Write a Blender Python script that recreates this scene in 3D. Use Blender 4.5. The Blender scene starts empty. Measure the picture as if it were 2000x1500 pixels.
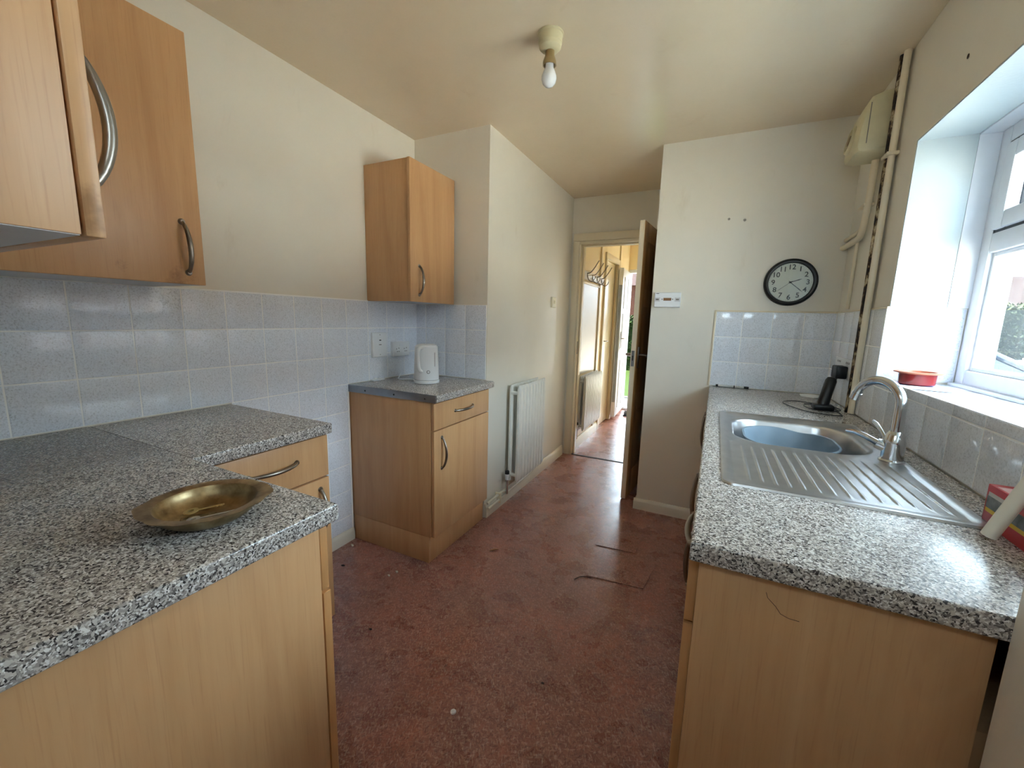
import bpy, bmesh, math, random
from mathutils import Vector, Matrix
random.seed(7)
S = bpy.context.scene
COL = S.collection
PI = math.pi

# ------------------------------------------------------------------ camera
cam_d = bpy.data.cameras.new('camera'); cam = bpy.data.objects.new('camera', cam_d); COL.objects.link(cam)
cam_d.sensor_width = 36; cam_d.lens = 800.0 / 2000 * 36; cam_d.clip_start = 0.02; cam_d.clip_end = 300
yaw, pitch, roll = 0.4546, 0.1568, 0.0268
fwd = Vector((-math.sin(yaw) * math.cos(pitch), math.cos(yaw) * math.cos(pitch), -math.sin(pitch)))
rt = Vector((math.cos(yaw), math.sin(yaw), 0)); up = rt.cross(fwd)
r2 = rt * math.cos(roll) + up * math.sin(roll); u2 = -rt * math.sin(roll) + up * math.cos(roll)
cam.matrix_world = Matrix(((r2.x, u2.x, -fwd.x, 1.7906), (r2.y, u2.y, -fwd.y, 0.1202), (r2.z, u2.z, -fwd.z, 1.2889), (0, 0, 0, 1)))
S.camera = cam

# ------------------------------------------------------------------ world, light, exposure
W = bpy.data.worlds.new('sky'); S.world = W; W.use_nodes = True
bg = W.node_tree.nodes['Background']; bg.inputs[0].default_value = (0.67, 0.85, 1.0, 1); bg.inputs[1].default_value = 5.6
S.view_settings.view_transform = 'Standard'; S.view_settings.look = 'None'
S.view_settings.gamma = 1; S.view_settings.use_curve_mapping = False
S.view_settings.exposure = 2.22
S.cycles.use_denoising = True
S.cycles.max_bounces = 8; S.cycles.diffuse_bounces = 6; S.cycles.glossy_bounces = 3
S.cycles.use_adaptive_sampling = True; S.cycles.adaptive_threshold = .05
S.cycles.transparent_max_bounces = 12; S.cycles.sample_clamp_indirect = 8
S.cycles.caustics_reflective = False; S.cycles.caustics_refractive = False
sl = bpy.data.lights.new('sun', 'SUN'); sl.energy = 29; sl.color = (1.0, .965, .91); sl.angle = math.radians(1.5)
so = bpy.data.objects.new('sun', sl); COL.objects.link(so); so.rotation_euler = (0, math.radians(-40), 0)
def portal(name, loc, rot, sx, sy):
    l = bpy.data.lights.new(name, 'AREA'); l.shape = 'RECTANGLE'; l.size = sx; l.size_y = sy
    l.cycles.is_portal = True
    o = bpy.data.objects.new(name, l); COL.objects.link(o); o.location = loc; o.rotation_euler = rot
portal('kitchen_window_portal', (2.715, 1.605, 1.535), (0, math.radians(90), 0), 0.87, 1.20)
portal('fill_door_portal', (1.74, -.09, 1.80), (math.radians(90), 0, 0), .38, .20)  # opening of the added back door, a fill source out of view
portal('front_door_portal', (1.03, 6.38, 1.0), (math.radians(-90), 0, 0), 0.82, 2.0)

# ------------------------------------------------------------------ dimensions
XC, YA, YD, YK, XK, XW, H, YN, XB, YB = .5416, 2.3086, 3.844, 2.956, 1.399, 2.385, 2.373, .036, 2.187, .866
WT, WB, ZT = .91, .872, 1.369

# ------------------------------------------------------------------ materials
def lin(c):
    c = c / 255.0
    return c / 12.92 if c <= .04045 else ((c + .055) / 1.055) ** 2.4
def rgb(r, g, b): return (lin(r), lin(g), lin(b), 1)
class Mat:
    def __init__(s, name):
        s.m = bpy.data.materials.new(name); s.m.use_nodes = True
        s.t = s.m.node_tree; s.n = s.t.nodes; s.b = s.n['Principled BSDF']
    def node(s, typ, **kw):
        n = s.n.new(typ)
        for k, v in kw.items():
            if hasattr(n, k) and k not in n.inputs: setattr(n, k, v)
            else: n.inputs[k].default_value = v
        return n
    def link(s, a, b): s.t.links.new(a, b)
    def pos(s, sc=(1, 1, 1)):
        g = s.n.new('ShaderNodeNewGeometry'); mp = s.n.new('ShaderNodeMapping'); mp.inputs['Scale'].default_value = sc
        s.link(g.outputs['Position'], mp.inputs['Vector']); return mp.outputs[0]
    def noise(s, vec, scale, detail=3, rough=.5, dist=0):
        n = s.n.new('ShaderNodeTexNoise'); n.inputs['Scale'].default_value = scale; n.inputs['Detail'].default_value = detail
        n.inputs['Roughness'].default_value = rough; n.inputs['Distortion'].default_value = dist
        s.link(vec, n.inputs['Vector']); return n.outputs['Fac']
    def ramp(s, fac, stops, mode='LINEAR'):
        r = s.n.new('ShaderNodeValToRGB'); cr = r.color_ramp; cr.interpolation = mode
        while len(cr.elements) < len(stops): cr.elements.new(.5)
        for e, (p, c) in zip(cr.elements, stops): e.position = p; e.color = c
        s.link(fac, r.inputs[0]); return r.outputs[0]
    def mix(s, fac, a, b, mode='MIX'):
        m = s.n.new('ShaderNodeMix'); m.data_type = 'RGBA'; m.blend_type = mode
        if isinstance(fac, float): m.inputs[0].default_value = fac
        else: s.link(fac, m.inputs[0])
        for v, i in ((a, 6), (b, 7)):
            if isinstance(v, tuple): m.inputs[i].default_value = v
            else: s.link(v, m.inputs[i])
        return m.outputs[2]
    def color(s, out): s.link(out, s.b.inputs['Base Color'])
    def bump(s, fac, strength=.2, dist=.002):
        b = s.n.new('ShaderNodeBump'); b.inputs['Strength'].default_value = strength; b.inputs['Distance'].default_value = dist
        s.link(fac, b.inputs['Height']); s.link(b.outputs[0], s.b.inputs['Normal'])
    def set(s, **kw):
        for k, v in kw.items(): s.b.inputs[k.replace('_', ' ')].default_value = v
        return s
M = {}
def plain(name, c, rough=.5, metal=0, var=.0, vs=20, **kw):
    m = Mat(name); m.set(Roughness=rough, Metallic=metal, **kw)
    f = m.noise(m.pos(), vs, 3)
    lo = tuple(x * (1 - var) for x in c[:3]) + (1,); hi = tuple(min(1, x * (1 + var)) for x in c[:3]) + (1,)
    m.color(m.ramp(f, [(.3, lo), (.7, hi)])); M[name] = m.m; return m
# wall and ceiling paint
def paint(name, a, b, rough, stain=None, bs=.12):
    m = Mat(name); p = m.pos(); f = m.noise(p, 1.6, 4, .6); c = m.ramp(f, [(.3, rgb(*a)), (.7, rgb(*b))])
    if stain:
        f2 = m.noise(m.pos((1, 1, .35)), 5.5, 5, .7, .6); c = m.mix(m.ramp(f2, [(.62, (0, 0, 0, 1)), (.80, (.55, .55, .55, 1))]), c, rgb(*stain))
    m.color(c); m.set(Roughness=rough); m.bump(m.noise(p, 90, 3), bs, .003); M[name] = m.m
paint('wall_paint', (224, 217, 203), (230, 225, 212), .42, (208, 198, 178))
paint('ceiling_paint', (224, 207, 178), (230, 214, 188), .22, (216, 196, 164), .14)
paint('hall_paint', (236, 216, 172), (240, 222, 182), .4)
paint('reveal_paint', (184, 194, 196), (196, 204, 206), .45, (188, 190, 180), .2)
paint('cream_gloss', (228, 214, 186), (234, 222, 198), .28)
paint('skirting_gloss', (220, 212, 194), (232, 226, 212), .35, (180, 165, 140))
# tiles
def tile_mat(name, tint):
    m = Mat(name); p = m.pos(); v = m.noise(p, 210, 3, .8); w = m.noise(p, 420, 2, .6)
    T = lambda k: tuple(min(1, x * k) for x in tint[:3]) + (1,)
    c = m.ramp(v, [(.36, T(.66)), (.44, T(.94)), (.55, T(1.0)), (.66, T(1.05))])
    c = m.mix(m.ramp(w, [(.58, (0, 0, 0, 1)), (.66, (.7, .7, .7, 1))]), c, T(.66))
    m.color(c); m.set(Roughness=.12); m.bump(m.noise(p, 14, 2), .025, .01); M[name] = m.m
tile_mat('tile', rgb(236, 241, 250))
plain('grout', rgb(248, 248, 247), .7, var=.02)
# granite laminate
m = Mat('granite'); p = m.pos()
vo = m.node('ShaderNodeTexVoronoi'); vo.inputs['Scale'].default_value = 360; vo.inputs['Randomness'].default_value = 1
wn = m.node('ShaderNodeTexNoise'); wn.inputs['Scale'].default_value = 120; m.link(p, wn.inputs['Vector'])
va = m.node('ShaderNodeVectorMath', operation='MULTIPLY_ADD'); va.inputs[1].default_value = (.009, .009, .009)
m.link(wn.outputs['Color'], va.inputs[0]); m.link(p, va.inputs[2]); m.link(va.outputs[0], vo.inputs['Vector'])
sp = m.node('ShaderNodeSeparateColor'); m.link(vo.outputs['Color'], sp.inputs[0])
c = m.ramp(sp.outputs[0], [(0, rgb(62, 57, 56)), (.11, rgb(114, 107, 103)), (.30, rgb(162, 154, 148)), (.56, rgb(198, 191, 183)), (.84, rgb(230, 227, 223))], 'CONSTANT')
m.color(c); m.set(Roughness=.22); m.bump(m.noise(p, 160, 2), .03, .002); M['granite'] = m.m
# beech laminate
def wood(name, a, b, cdark, rough=.38):
    m = Mat(name); p = m.pos((1, 1, .05)); f = m.noise(p, 26, 4, .6, 1.2); c = m.ramp(f, [(.25, rgb(*b)), (.75, rgb(*a))])
    f2 = m.noise(m.pos((1, 1, .12)), 4.5, 4, .6, 2.0); c = m.mix(m.ramp(f2, [(.48, (0, 0, 0, 1)), (.66, (.40, .40, .40, 1))]), c, rgb(*cdark))
    f3 = m.noise(m.pos((1, 1, .03)), 320, 2); c = m.mix(m.ramp(f3, [(.56, (0, 0, 0, 1)), (.74, (.35, .35, .35, 1))]), c, rgb(*cdark))
    m.color(c); m.set(Roughness=rough); M[name] = m.m
wood('beech', (209, 165, 119), (199, 153, 106), (178, 128, 84))
wood('beech_worn', (209, 165, 119), (199, 153, 106), (178, 128, 84))
wm = M['beech_worn']; t_ = wm.node_tree; N_ = t_.nodes
base = [l for l in t_.links if l.to_socket.name == 'Base Color'][0].from_socket
gg = N_.new('ShaderNodeNewGeometry'); sz = N_.new('ShaderNodeSeparateXYZ'); mr = N_.new('ShaderNodeMapRange'); mr.inputs[1].default_value = 1.52; mr.inputs[2].default_value = 1.40; mr.inputs[3].default_value = -.25; mr.inputs[4].default_value = .06
ns = N_.new('ShaderNodeTexNoise'); ns.inputs['Scale'].default_value = 9; ns.inputs['Detail'].default_value = 5; ns.inputs['Roughness'].default_value = .65
ad = N_.new('ShaderNodeMath'); ad.operation = 'ADD'; rp = N_.new('ShaderNodeValToRGB'); rp.color_ramp.elements[0].position = .62; rp.color_ramp.elements[1].position = .74; rp.color_ramp.elements[1].color = (.6, .6, .6, 1)
mx = N_.new('ShaderNodeMix'); mx.data_type = 'RGBA'; mx.inputs[7].default_value = rgb(126, 84, 50)
L_ = t_.links.new
L_(gg.outputs['Position'], sz.inputs[0]); L_(sz.outputs[2], mr.inputs[0]); L_(gg.outputs['Position'], ns.inputs['Vector']); L_(ns.outputs['Fac'], ad.inputs[0]); L_(mr.outputs[0], ad.inputs[1]); L_(ad.outputs[0], rp.inputs[0]); L_(rp.outputs[0], mx.inputs[0]); L_(base, mx.inputs[6]); L_(mx.outputs[2], N_['Principled BSDF'].inputs['Base Color'])
wood('beech_edge', (206, 154, 100), (194, 140, 88), (170, 116, 70))
wood('varnished_door', (196, 154, 104), (182, 138, 88), (150, 106, 62), .2)
# marbled lino
m = Mat('lino'); p = m.pos()
def fleck(rot, sc, lo, hi, amt):
    g_ = m.n.new('ShaderNodeNewGeometry'); mp = m.n.new('ShaderNodeMapping'); mp.inputs['Rotation'].default_value = (0, 0, rot); mp.vector_type = 'TEXTURE'; mp.inputs['Scale'].default_value = (1, .34, 1)
    m.link(g_.outputs['Position'], mp.inputs['Vector']); return m.ramp(m.noise(mp.outputs[0], sc, 2, .6), [(lo, (0, 0, 0, 1)), (hi, (amt, amt, amt, 1))])
f1 = m.noise(p, 3.5, 3, .6); f2 = m.noise(p, 26, 4, .65)
c = m.mix(m.ramp(f1, [(.30, (0, 0, 0, 1)), (.70, (1, 1, 1, 1))]), rgb(152, 113, 104), rgb(176, 110, 90))
c = m.mix(m.ramp(f2, [(.35, (.7, .7, .7, 1)), (.62, (0, 0, 0, 1))]), c, rgb(128, 82, 75))
for ro, sc, cl_ in ((.4, 42, (200, 162, 146)), (1.5, 48, (108, 68, 64)), (2.5, 40, (194, 146, 124)), (.9, 55, (98, 60, 58)), (2.0, 60, (206, 176, 160))): c = m.mix(fleck(ro, sc, .55, .68, .6), c, rgb(*cl_))
m.color(c); rg = m.ramp(m.noise(p, 7, 3), [(.3, (.22, .22, .22, 1)), (.7, (.36, .36, .36, 1))]); m.link(rg, m.b.inputs['Roughness'])
m.bump(m.noise(p, 3, 1), .04, .01); M['lino'] = m.m
# metals and plastics
def metal(name, c, rough, br=0):
    m = plain(name, c, rough, 1, .06, 30)
    if br: m.bump(m.noise(m.pos((1, .05, 1)), 700, 2), br, .0008)
metal('chrome', rgb(208, 210, 212), .12)
metal('stainless', rgb(205, 205, 206), .30, .12)
metal('nickel', rgb(150, 142, 132), .34)
metal('aluminium', rgb(150, 154, 160), .42)
m = Mat('brass'); p = m.pos(); c = m.ramp(m.noise(p, 28, 4, .6), [(.35, rgb(140, 118, 84)), (.6, rgb(182, 160, 120)), (.8, rgb(200, 182, 146))]); m.color(c); m.set(Metallic=1.0, Roughness=.36); M['brass'] = m.m
plain('key_brass', rgb(196, 172, 112), .35, .45)
plain('key_steel', rgb(206, 198, 184), .35, .45)
plain('white_plastic', rgb(232, 234, 236), .28, var=.02)
plain('cream_plastic', rgb(216, 206, 176), .35, var=.03)
plain('aged_plastic', rgb(206, 196, 160), .38, var=.05)
plain('tan_plastic', rgb(150, 128, 88), .4, var=.06)
plain('upvc', rgb(228, 230, 234), .3, var=.02)
plain('rad_enamel', rgb(222, 220, 212), .33, var=.03)
plain('black_plastic', rgb(24, 24, 26), .38, var=.1)
plain('dark_gap', rgb(30, 22, 16), .8)
plain('rubber', rgb(20, 22, 30), .6)
plain('clock_face', rgb(222, 220, 208), .3, var=.02, vs=8)
plain('ink', rgb(30, 28, 26), .6)
plain('grey_ink', rgb(120, 116, 110), .6)
plain('amber_lcd', rgb(126, 88, 50), .3)
plain('bulb_glass', rgb(226, 228, 232), .12, var=.01)
plain('grey_bowl', rgb(122, 138, 150), .36, var=.05)
plain('terracotta', rgb(186, 112, 82), .5, var=.08)
plain('red_glaze', rgb(134, 38, 36), .14, var=.08)
plain('paper', rgb(236, 236, 238), .7, var=.02)
plain('purple_print', rgb(176, 170, 214), .5, var=.2, vs=60)
plain('red_card', rgb(190, 22, 36), .35, var=.06)
plain('yellow_card', rgb(222, 186, 40), .4, var=.05)
plain('grey_photo', rgb(110, 116, 118), .4, var=.5, vs=55)
plain('pink_card', rgb(232, 190, 186), .4, var=.15, vs=60)
plain('white_card', rgb(200, 200, 196), .4, var=.1)
plain('bone_plastic', rgb(222, 216, 200), .35, var=.02)
plain('plaster_chip', rgb(214, 206, 190), .8, var=.1)
plain('dirt', rgb(40, 26, 22), .8, var=.1)
plain('melamine_under', rgb(206, 204, 206), .5, var=.03)
plain('panel_gloss', rgb(206, 192, 166), .3, var=.06, vs=3)
m = Mat('rust'); p = m.pos((1, 1, .45)); f = m.noise(p, 55, 4, .65)
c = m.ramp(f, [(.42, rgb(32, 24, 20)), (.50, rgb(70, 44, 26)), (.56, rgb(150, 128, 96)), (.64, rgb(196, 182, 152))]); m.color(c); m.set(Roughness=.75); m.bump(f, .5, .004); M['rust'] = m.m
def glass(name, tint=(1, 1, 1, 1), gl=1.0):
    m = bpy.data.materials.new(name); m.use_nodes = True; t = m.node_tree; t.nodes.clear()
    o = t.nodes.new('ShaderNodeOutputMaterial'); mx = t.nodes.new('ShaderNodeMixShader'); tr = t.nodes.new('ShaderNodeBsdfTransparent'); g = t.nodes.new('ShaderNodeBsdfGlossy')
    lw = t.nodes.new('ShaderNodeLayerWeight'); lw.inputs[0].default_value = .5; pw = t.nodes.new('ShaderNodeMath'); pw.operation = 'POWER'; pw.inputs[1].default_value = 5
    fr = t.nodes.new('ShaderNodeMath'); fr.operation = 'MULTIPLY_ADD'; fr.inputs[1].default_value = .8; fr.inputs[2].default_value = .035
    t.links.new(lw.outputs['Facing'], pw.inputs[0]); t.links.new(pw.outputs[0], fr.inputs[0]); tr.inputs[0].default_value = tint; g.inputs['Roughness'].default_value = .02
    t.links.new(fr.outputs[0], mx.inputs[0]); t.links.new(tr.outputs[0], mx.inputs[1]); t.links.new(g.outputs[0], mx.inputs[2]); t.links.new(mx.outputs[0], o.inputs[0]); M[name] = m
glass('glass', (.97, .985, .98, 1))
# outdoors
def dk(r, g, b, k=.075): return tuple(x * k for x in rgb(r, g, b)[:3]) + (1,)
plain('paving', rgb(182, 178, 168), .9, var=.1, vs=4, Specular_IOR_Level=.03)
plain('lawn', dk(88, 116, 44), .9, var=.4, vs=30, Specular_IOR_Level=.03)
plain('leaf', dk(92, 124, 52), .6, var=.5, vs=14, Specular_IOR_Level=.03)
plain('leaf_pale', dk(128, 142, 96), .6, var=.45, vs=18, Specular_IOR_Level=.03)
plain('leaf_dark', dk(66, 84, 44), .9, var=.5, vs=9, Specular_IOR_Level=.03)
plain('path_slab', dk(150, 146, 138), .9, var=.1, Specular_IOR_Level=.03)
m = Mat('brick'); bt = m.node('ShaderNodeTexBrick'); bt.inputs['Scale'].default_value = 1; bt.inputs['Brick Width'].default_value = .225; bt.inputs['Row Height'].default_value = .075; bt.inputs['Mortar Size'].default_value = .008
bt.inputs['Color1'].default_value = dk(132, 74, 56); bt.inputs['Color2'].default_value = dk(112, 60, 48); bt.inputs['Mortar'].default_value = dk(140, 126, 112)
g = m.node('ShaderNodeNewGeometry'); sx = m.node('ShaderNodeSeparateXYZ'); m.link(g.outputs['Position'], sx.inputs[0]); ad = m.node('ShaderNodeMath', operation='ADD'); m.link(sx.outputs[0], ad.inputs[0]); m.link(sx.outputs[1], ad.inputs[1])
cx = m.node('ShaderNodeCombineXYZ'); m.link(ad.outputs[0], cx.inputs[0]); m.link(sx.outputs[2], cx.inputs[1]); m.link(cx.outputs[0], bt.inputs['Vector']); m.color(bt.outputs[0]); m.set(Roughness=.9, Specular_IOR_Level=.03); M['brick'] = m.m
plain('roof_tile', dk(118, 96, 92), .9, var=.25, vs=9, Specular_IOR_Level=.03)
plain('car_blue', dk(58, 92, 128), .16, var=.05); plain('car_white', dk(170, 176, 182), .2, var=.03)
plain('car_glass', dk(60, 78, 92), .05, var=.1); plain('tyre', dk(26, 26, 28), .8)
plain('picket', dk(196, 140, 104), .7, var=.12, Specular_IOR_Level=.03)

# ------------------------------------------------------------------ mesh helpers
class MB:
    def __init__(s): s.v = []; s.f = []
    def add(s, vs, fs):
        o = len(s.v); s.v += [tuple(v) for v in vs]; s.f += [tuple(i + o for i in f) for f in fs]; return s
    def box(s, x0, x1, y0, y1, z0, z1, b=0, seg=2):
        x0, x1 = sorted((x0, x1)); y0, y1 = sorted((y0, y1)); z0, z1 = sorted((z0, z1))
        if not b:
            v = [(x, y, z) for z in (z0, z1) for y in (y0, y1) for x in (x0, x1)]
            return s.add(v, [(0, 2, 3, 1), (4, 5, 7, 6), (0, 1, 5, 4), (2, 6, 7, 3), (0, 4, 6, 2), (1, 3, 7, 5)])
        bm = bmesh.new(); bmesh.ops.create_cube(bm, size=1)
        for v in bm.verts: v.co = Vector(((x0 + x1) / 2 + v.co.x * (x1 - x0), (y0 + y1) / 2 + v.co.y * (y1 - y0), (z0 + z1) / 2 + v.co.z * (z1 - z0)))
        b = min(b, .49 * min(x1 - x0, y1 - y0, z1 - z0))
        bmesh.ops.bevel(bm, geom=list(bm.edges), offset=b, segments=seg, profile=.5, affect='EDGES')
        return s.addbm(bm)
    def addbm(s, bm):
        bm.verts.index_update(); s.add([v.co for v in bm.verts], [[v.index for v in f.verts] for f in bm.faces]); bm.free(); return s
    def rings(s, rings, cap0=True, cap1=True, closed=True):
        o = len(s.v); n = len(rings[0])
        for r in rings: s.v += [tuple(p) for p in r]
        for i in range(len(rings) - 1):
            for j in range(n if closed else n - 1):
                k = (j + 1) % n; s.f.append((o + i * n + j, o + i * n + k, o + (i + 1) * n + k, o + (i + 1) * n + j))
        if cap0: s.f.append(tuple(o + j for j in reversed(range(n))))
        if cap1: s.f.append(tuple(o + (len(rings) - 1) * n + j for j in range(n)))
        return s
    def lathe(s, c, prof, seg=32, axis=(0, 0, 1), caps=True):
        a = Vector(axis).normalized(); t = Vector((1, 0, 0)) if abs(a.x) < .9 else Vector((0, 1, 0)); u = a.cross(t).normalized(); w = a.cross(u); c = Vector(c)
        R = [[c + a * z + u * (r * math.cos(2 * PI * i / seg)) + w * (r * math.sin(2 * PI * i / seg)) for i in range(seg)] for r, z in prof]
        return s.rings(R, caps, caps)
    def cyl(s, p0, p1, r, seg=16, r1=None):
        p0 = Vector(p0); d = Vector(p1) - p0; return s.lathe(p0, [(r, 0), (r if r1 is None else r1, d.length)], seg, d)
    def tube(s, pts, r, seg=10, sx=1.0):
        pts = [Vector(p) for p in pts]; n = len(pts); rs = r if isinstance(r, (list, tuple)) else [r] * n
        R = []; u = None
        for i, p in enumerate(pts):
            d = (pts[min(i + 1, n - 1)] - pts[max(i - 1, 0)]).normalized()
            if u is None:
                t = Vector((0, 0, 1)) if abs(d.z) < .9 else Vector((1, 0, 0)); u = d.cross(t).normalized()
            u = (u - d * u.dot(d)).normalized(); w = d.cross(u)
            R.append([p + u * (rs[i] * sx * math.cos(2 * PI * k / seg)) + w * (rs[i] * math.sin(2 * PI * k / seg)) for k in range(seg)])
        return s.rings(R)
    def prism(s, poly, fn, a0, a1):       # fn(u, v, a) -> xyz
        return s.rings([[fn(u, v, a0) for u, v in poly], [fn(u, v, a1) for u, v in poly]])
    def xf(s, mat): s.v = [tuple(mat @ Vector(v)) for v in s.v]; return s
    def mesh(s, name, mat, off=(0, 0, 0)):
        me = bpy.data.meshes.new(name); me.from_pydata([(v[0] - off[0], v[1] - off[1], v[2] - off[2]) for v in s.v], [], s.f)
        bm = bmesh.new(); bm.from_mesh(me); bmesh.ops.recalc_face_normals(bm, faces=bm.faces); bm.to_mesh(me); bm.free()
        me.polygons.foreach_set('use_smooth', [True] * len(me.polygons)); me.set_sharp_from_angle(angle=math.radians(38))
        me.materials.append(M[mat]); return me
    def build(s, name, mat, parent=None, label=None):
        off = parent.matrix_world.translation if parent is not None else Vector((0, 0, 0))
        if parent is not None: off = worldloc(parent)
        o = bpy.data.objects.new(name, s.mesh(name, mat, off)); COL.objects.link(o)
        if parent is not None: o.parent = parent
        if label: o['label'] = label
        return o
def worldloc(o):
    l = Vector(o.location)
    while o.parent: o = o.parent; l = l + Vector(o.location)
    return l
def tag(o, label, cat, group=None):
    o['label'] = label; o['category'] = cat
    if group: o['group'] = group
    return o
def thing(name, label, cat, loc, group=None):
    o = bpy.data.objects.new(name, None); COL.objects.link(o); o.location = loc; o.empty_display_size = .05
    return tag(o, label, cat, group)
def solo(mb, name, mat, label, cat, loc, group=None):
    o = bpy.data.objects.new(name, mb.mesh(name, mat, loc)); COL.objects.link(o); o.location = loc
    return tag(o, label, cat, group)
def struct(name, mb, mat):
    o = mb.build(name, mat); o['kind'] = 'structure'; return o
def B(*a, **k): return MB().box(*a, **k)
def slab(xs, ys, skip, z0, z1, bev, pred):
    bm = bmesh.new(); V = {}
    for i, x in enumerate(xs):
        for j, y in enumerate(ys): V[i, j] = bm.verts.new((x, y, z1))
    fs = [bm.faces.new((V[i, j], V[i + 1, j], V[i + 1, j + 1], V[i, j + 1])) for i in range(len(xs) - 1) for j in range(len(ys) - 1) if (i, j) not in skip]
    for v in [v for v in bm.verts if not v.link_faces]: bm.verts.remove(v)
    r = bmesh.ops.extrude_face_region(bm, geom=fs)
    nv = [e for e in r['geom'] if isinstance(e, bmesh.types.BMVert)]
    for v in nv: v.co.z = z0
    bm.normal_update()
    es = [e for e in bm.edges if abs(e.verts[0].co.z - e.verts[1].co.z) < 1e-6 and len(e.link_faces) == 2 and abs(e.link_faces[0].normal.dot(e.link_faces[1].normal)) < .5
          and pred((e.verts[0].co.x + e.verts[1].co.x) / 2, (e.verts[0].co.y + e.verts[1].co.y) / 2)]
    bmesh.ops.bevel(bm, geom=es, offset=bev, segments=3, profile=.5, affect='EDGES')
    return MB().addbm(bm)
def text_mb(body, size, origin, right, upv, nrm, depth=.0006, bold=0.0):
    cu = bpy.data.curves.new('text', 'FONT'); cu.body = body; cu.size = size; cu.align_x = 'CENTER'; cu.align_y = 'CENTER'; cu.extrude = depth; cu.offset = bold
    o = bpy.data.objects.new('text', cu); COL.objects.link(o); bpy.context.view_layer.update()
    me = bpy.data.meshes.new_from_object(o.evaluated_get(bpy.context.evaluated_depsgraph_get()))
    R = Vector(right); U = Vector(upv); N = Vector(nrm); O = Vector(origin)
    mb = MB(); mb.add([O + R * v.co.x + U * v.co.y + N * v.co.z for v in me.vertices], [list(p.vertices) for p in me.polygons])
    bpy.data.objects.remove(o); bpy.data.curves.remove(cu); bpy.data.meshes.remove(me); return mb

# ------------------------------------------------------------------ room shell
floor = struct('floor', B(-.2, 2.70, -.10, 6.35, -.06, 0), 'lino')
struct('ceiling', B(-.2, 2.72, -.12, 6.4, H, H + .12), 'ceiling_paint')
wall_left = struct('wall_left', B(-.14, 0, -.10, YA, 0, H), 'wall_paint')
wall_alcove = struct('wall_alcove', B(-.14, XC, YA, YD, 0, H), 'wall_paint')
mb = MB().box(XC - .3, .615, YD, YD + .09, 0, H).box(.615, 1.402, YD, YD + .09, 2.0, H)
struct('wall_doorway', mb, 'wall_paint')
wall_far = struct('wall_far', B(XK, 2.70, YK, YD + .09, 0, H), 'wall_paint')
XO = 2.70
mb = MB().box(XW, XO, .866, YK, 0, 1.083).box(XW, XO, .866, YK, 1.972, H).box(XW, XO, .866, 1.0, 1.083, 1.972).box(XW, XO, 2.214, YK, 1.083, 1.972)
wall_right = struct('wall_right', mb, 'wall_paint')
struct('wall_pier', B(XB, 2.70, -.08, YB, 0, H), 'wall_paint')
mb = MB().box(0, 1.22, -.08, YN, 0, H).box(1.22, 2.02, -.08, YN, 2.06, H).box(2.02, XB, -.08, YN, 0, H)
struct('wall_near', mb, 'wall_paint')
# hall
struct('wall_hall_left', MB().box(.4, .60, YD + .09, 4.93, 0, H).box(.4, .60, 5.50, 6.25, 0, H).box(.4, .60, 4.93, 5.50, 2.0, H).box(.36, .40, 4.9, 5.55, 0, H), 'hall_paint')
struct('wall_hall_right', B(1.66, 1.9, YD + .09, 6.25, 0, H), 'hall_paint')
struct('wall_hall_end', MB().box(.4, .61, 6.25, 6.35, 0, H).box(.61, 1.44, 6.25, 6.35, 2.03, H).box(1.44, 1.9, 6.25, 6.35, 0, H), 'hall_paint')

# skirting boards
def skirt(name, fn, a0, a1, h, t=.018):
    poly = [(0, 0), (t, 0), (t, h * .72), (t * .75, h * .84), (t * .35, h), (0, h)]
    o = MB().prism(poly, fn, a0, a1).build(name, 'skirting_gloss'); o['kind'] = 'structure'; return o
skirt('baseboard_left', lambda u, v, a: (u, a, v), 1.112, 1.722, .07, .016)
skirt('baseboard_corridor', lambda u, v, a: (XC + u, a, v), YA + .002, 3.80, .092)
skirt('baseboard_far', lambda u, v, a: (a, YK - u, v), XK - .016, 1.80, .075)
skirt('baseboard_return', lambda u, v, a: (XK - u, a, v), YK, 3.80, .075, .014)
skirt('baseboard_hall', lambda u, v, a: (.60 + u, a, v), YD + .11, 4.86, .10, .02)

# ------------------------------------------------------------------ wall tiles
TC = {}
def tiles(parent, us, vs, fn, key, gap=.0042, th=.006, lo=0.002, grout=True):
    """us, vs: joint positions; fn(u, v, d) -> world point, d = distance out of the wall"""
    if grout:
        c = [fn(u, v, d) for d in (0.0004, .0050) for v in (vs[0], vs[-1]) for u in (us[0], us[-1])]
        MB().add(c, [(0, 2, 3, 1), (4, 5, 7, 6), (0, 1, 5, 4), (2, 6, 7, 3), (0, 4, 6, 2), (1, 3, 7, 5)]).build('grout', 'grout', parent)
    for i in range(len(us) - 1):
        for j in range(len(vs) - 1):
            w, h = us[i + 1] - us[i] - gap, vs[j + 1] - vs[j] - gap
            if w < .008 or h < .008: continue
            k = (key, round(w, 3), round(h, 3)); uc, vc = (us[i] + us[i + 1]) / 2, (vs[j] + vs[j + 1]) / 2
            if k not in TC:
                bm = bmesh.new(); b = .0018
                P = lambda a, c_, d: Vector(fn(uc + a, vc + c_, d)) - Vector(fn(uc, vc, 0))
                R = [[P(sx_ * (w / 2 - e), sy * (h / 2 - e), d) for sx_, sy in ((-1, -1), (1, -1), (1, 1), (-1, 1))] for e, d in ((0, lo), (0, th - b * .5), (b * .5, th - b * .12), (b, th))]
                TC[k] = MB().rings(R).mesh('tile', 'tile')
            o = bpy.data.objects.new('tile', TC[k]); COL.objects.link(o)
            o.location = Vector(fn(uc, vc, 0)) - worldloc(parent) + Vector(fn(uc, vc, random.uniform(0, .0004))) - Vector(fn(uc, vc, 0)); o.parent = parent
P = .152
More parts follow.
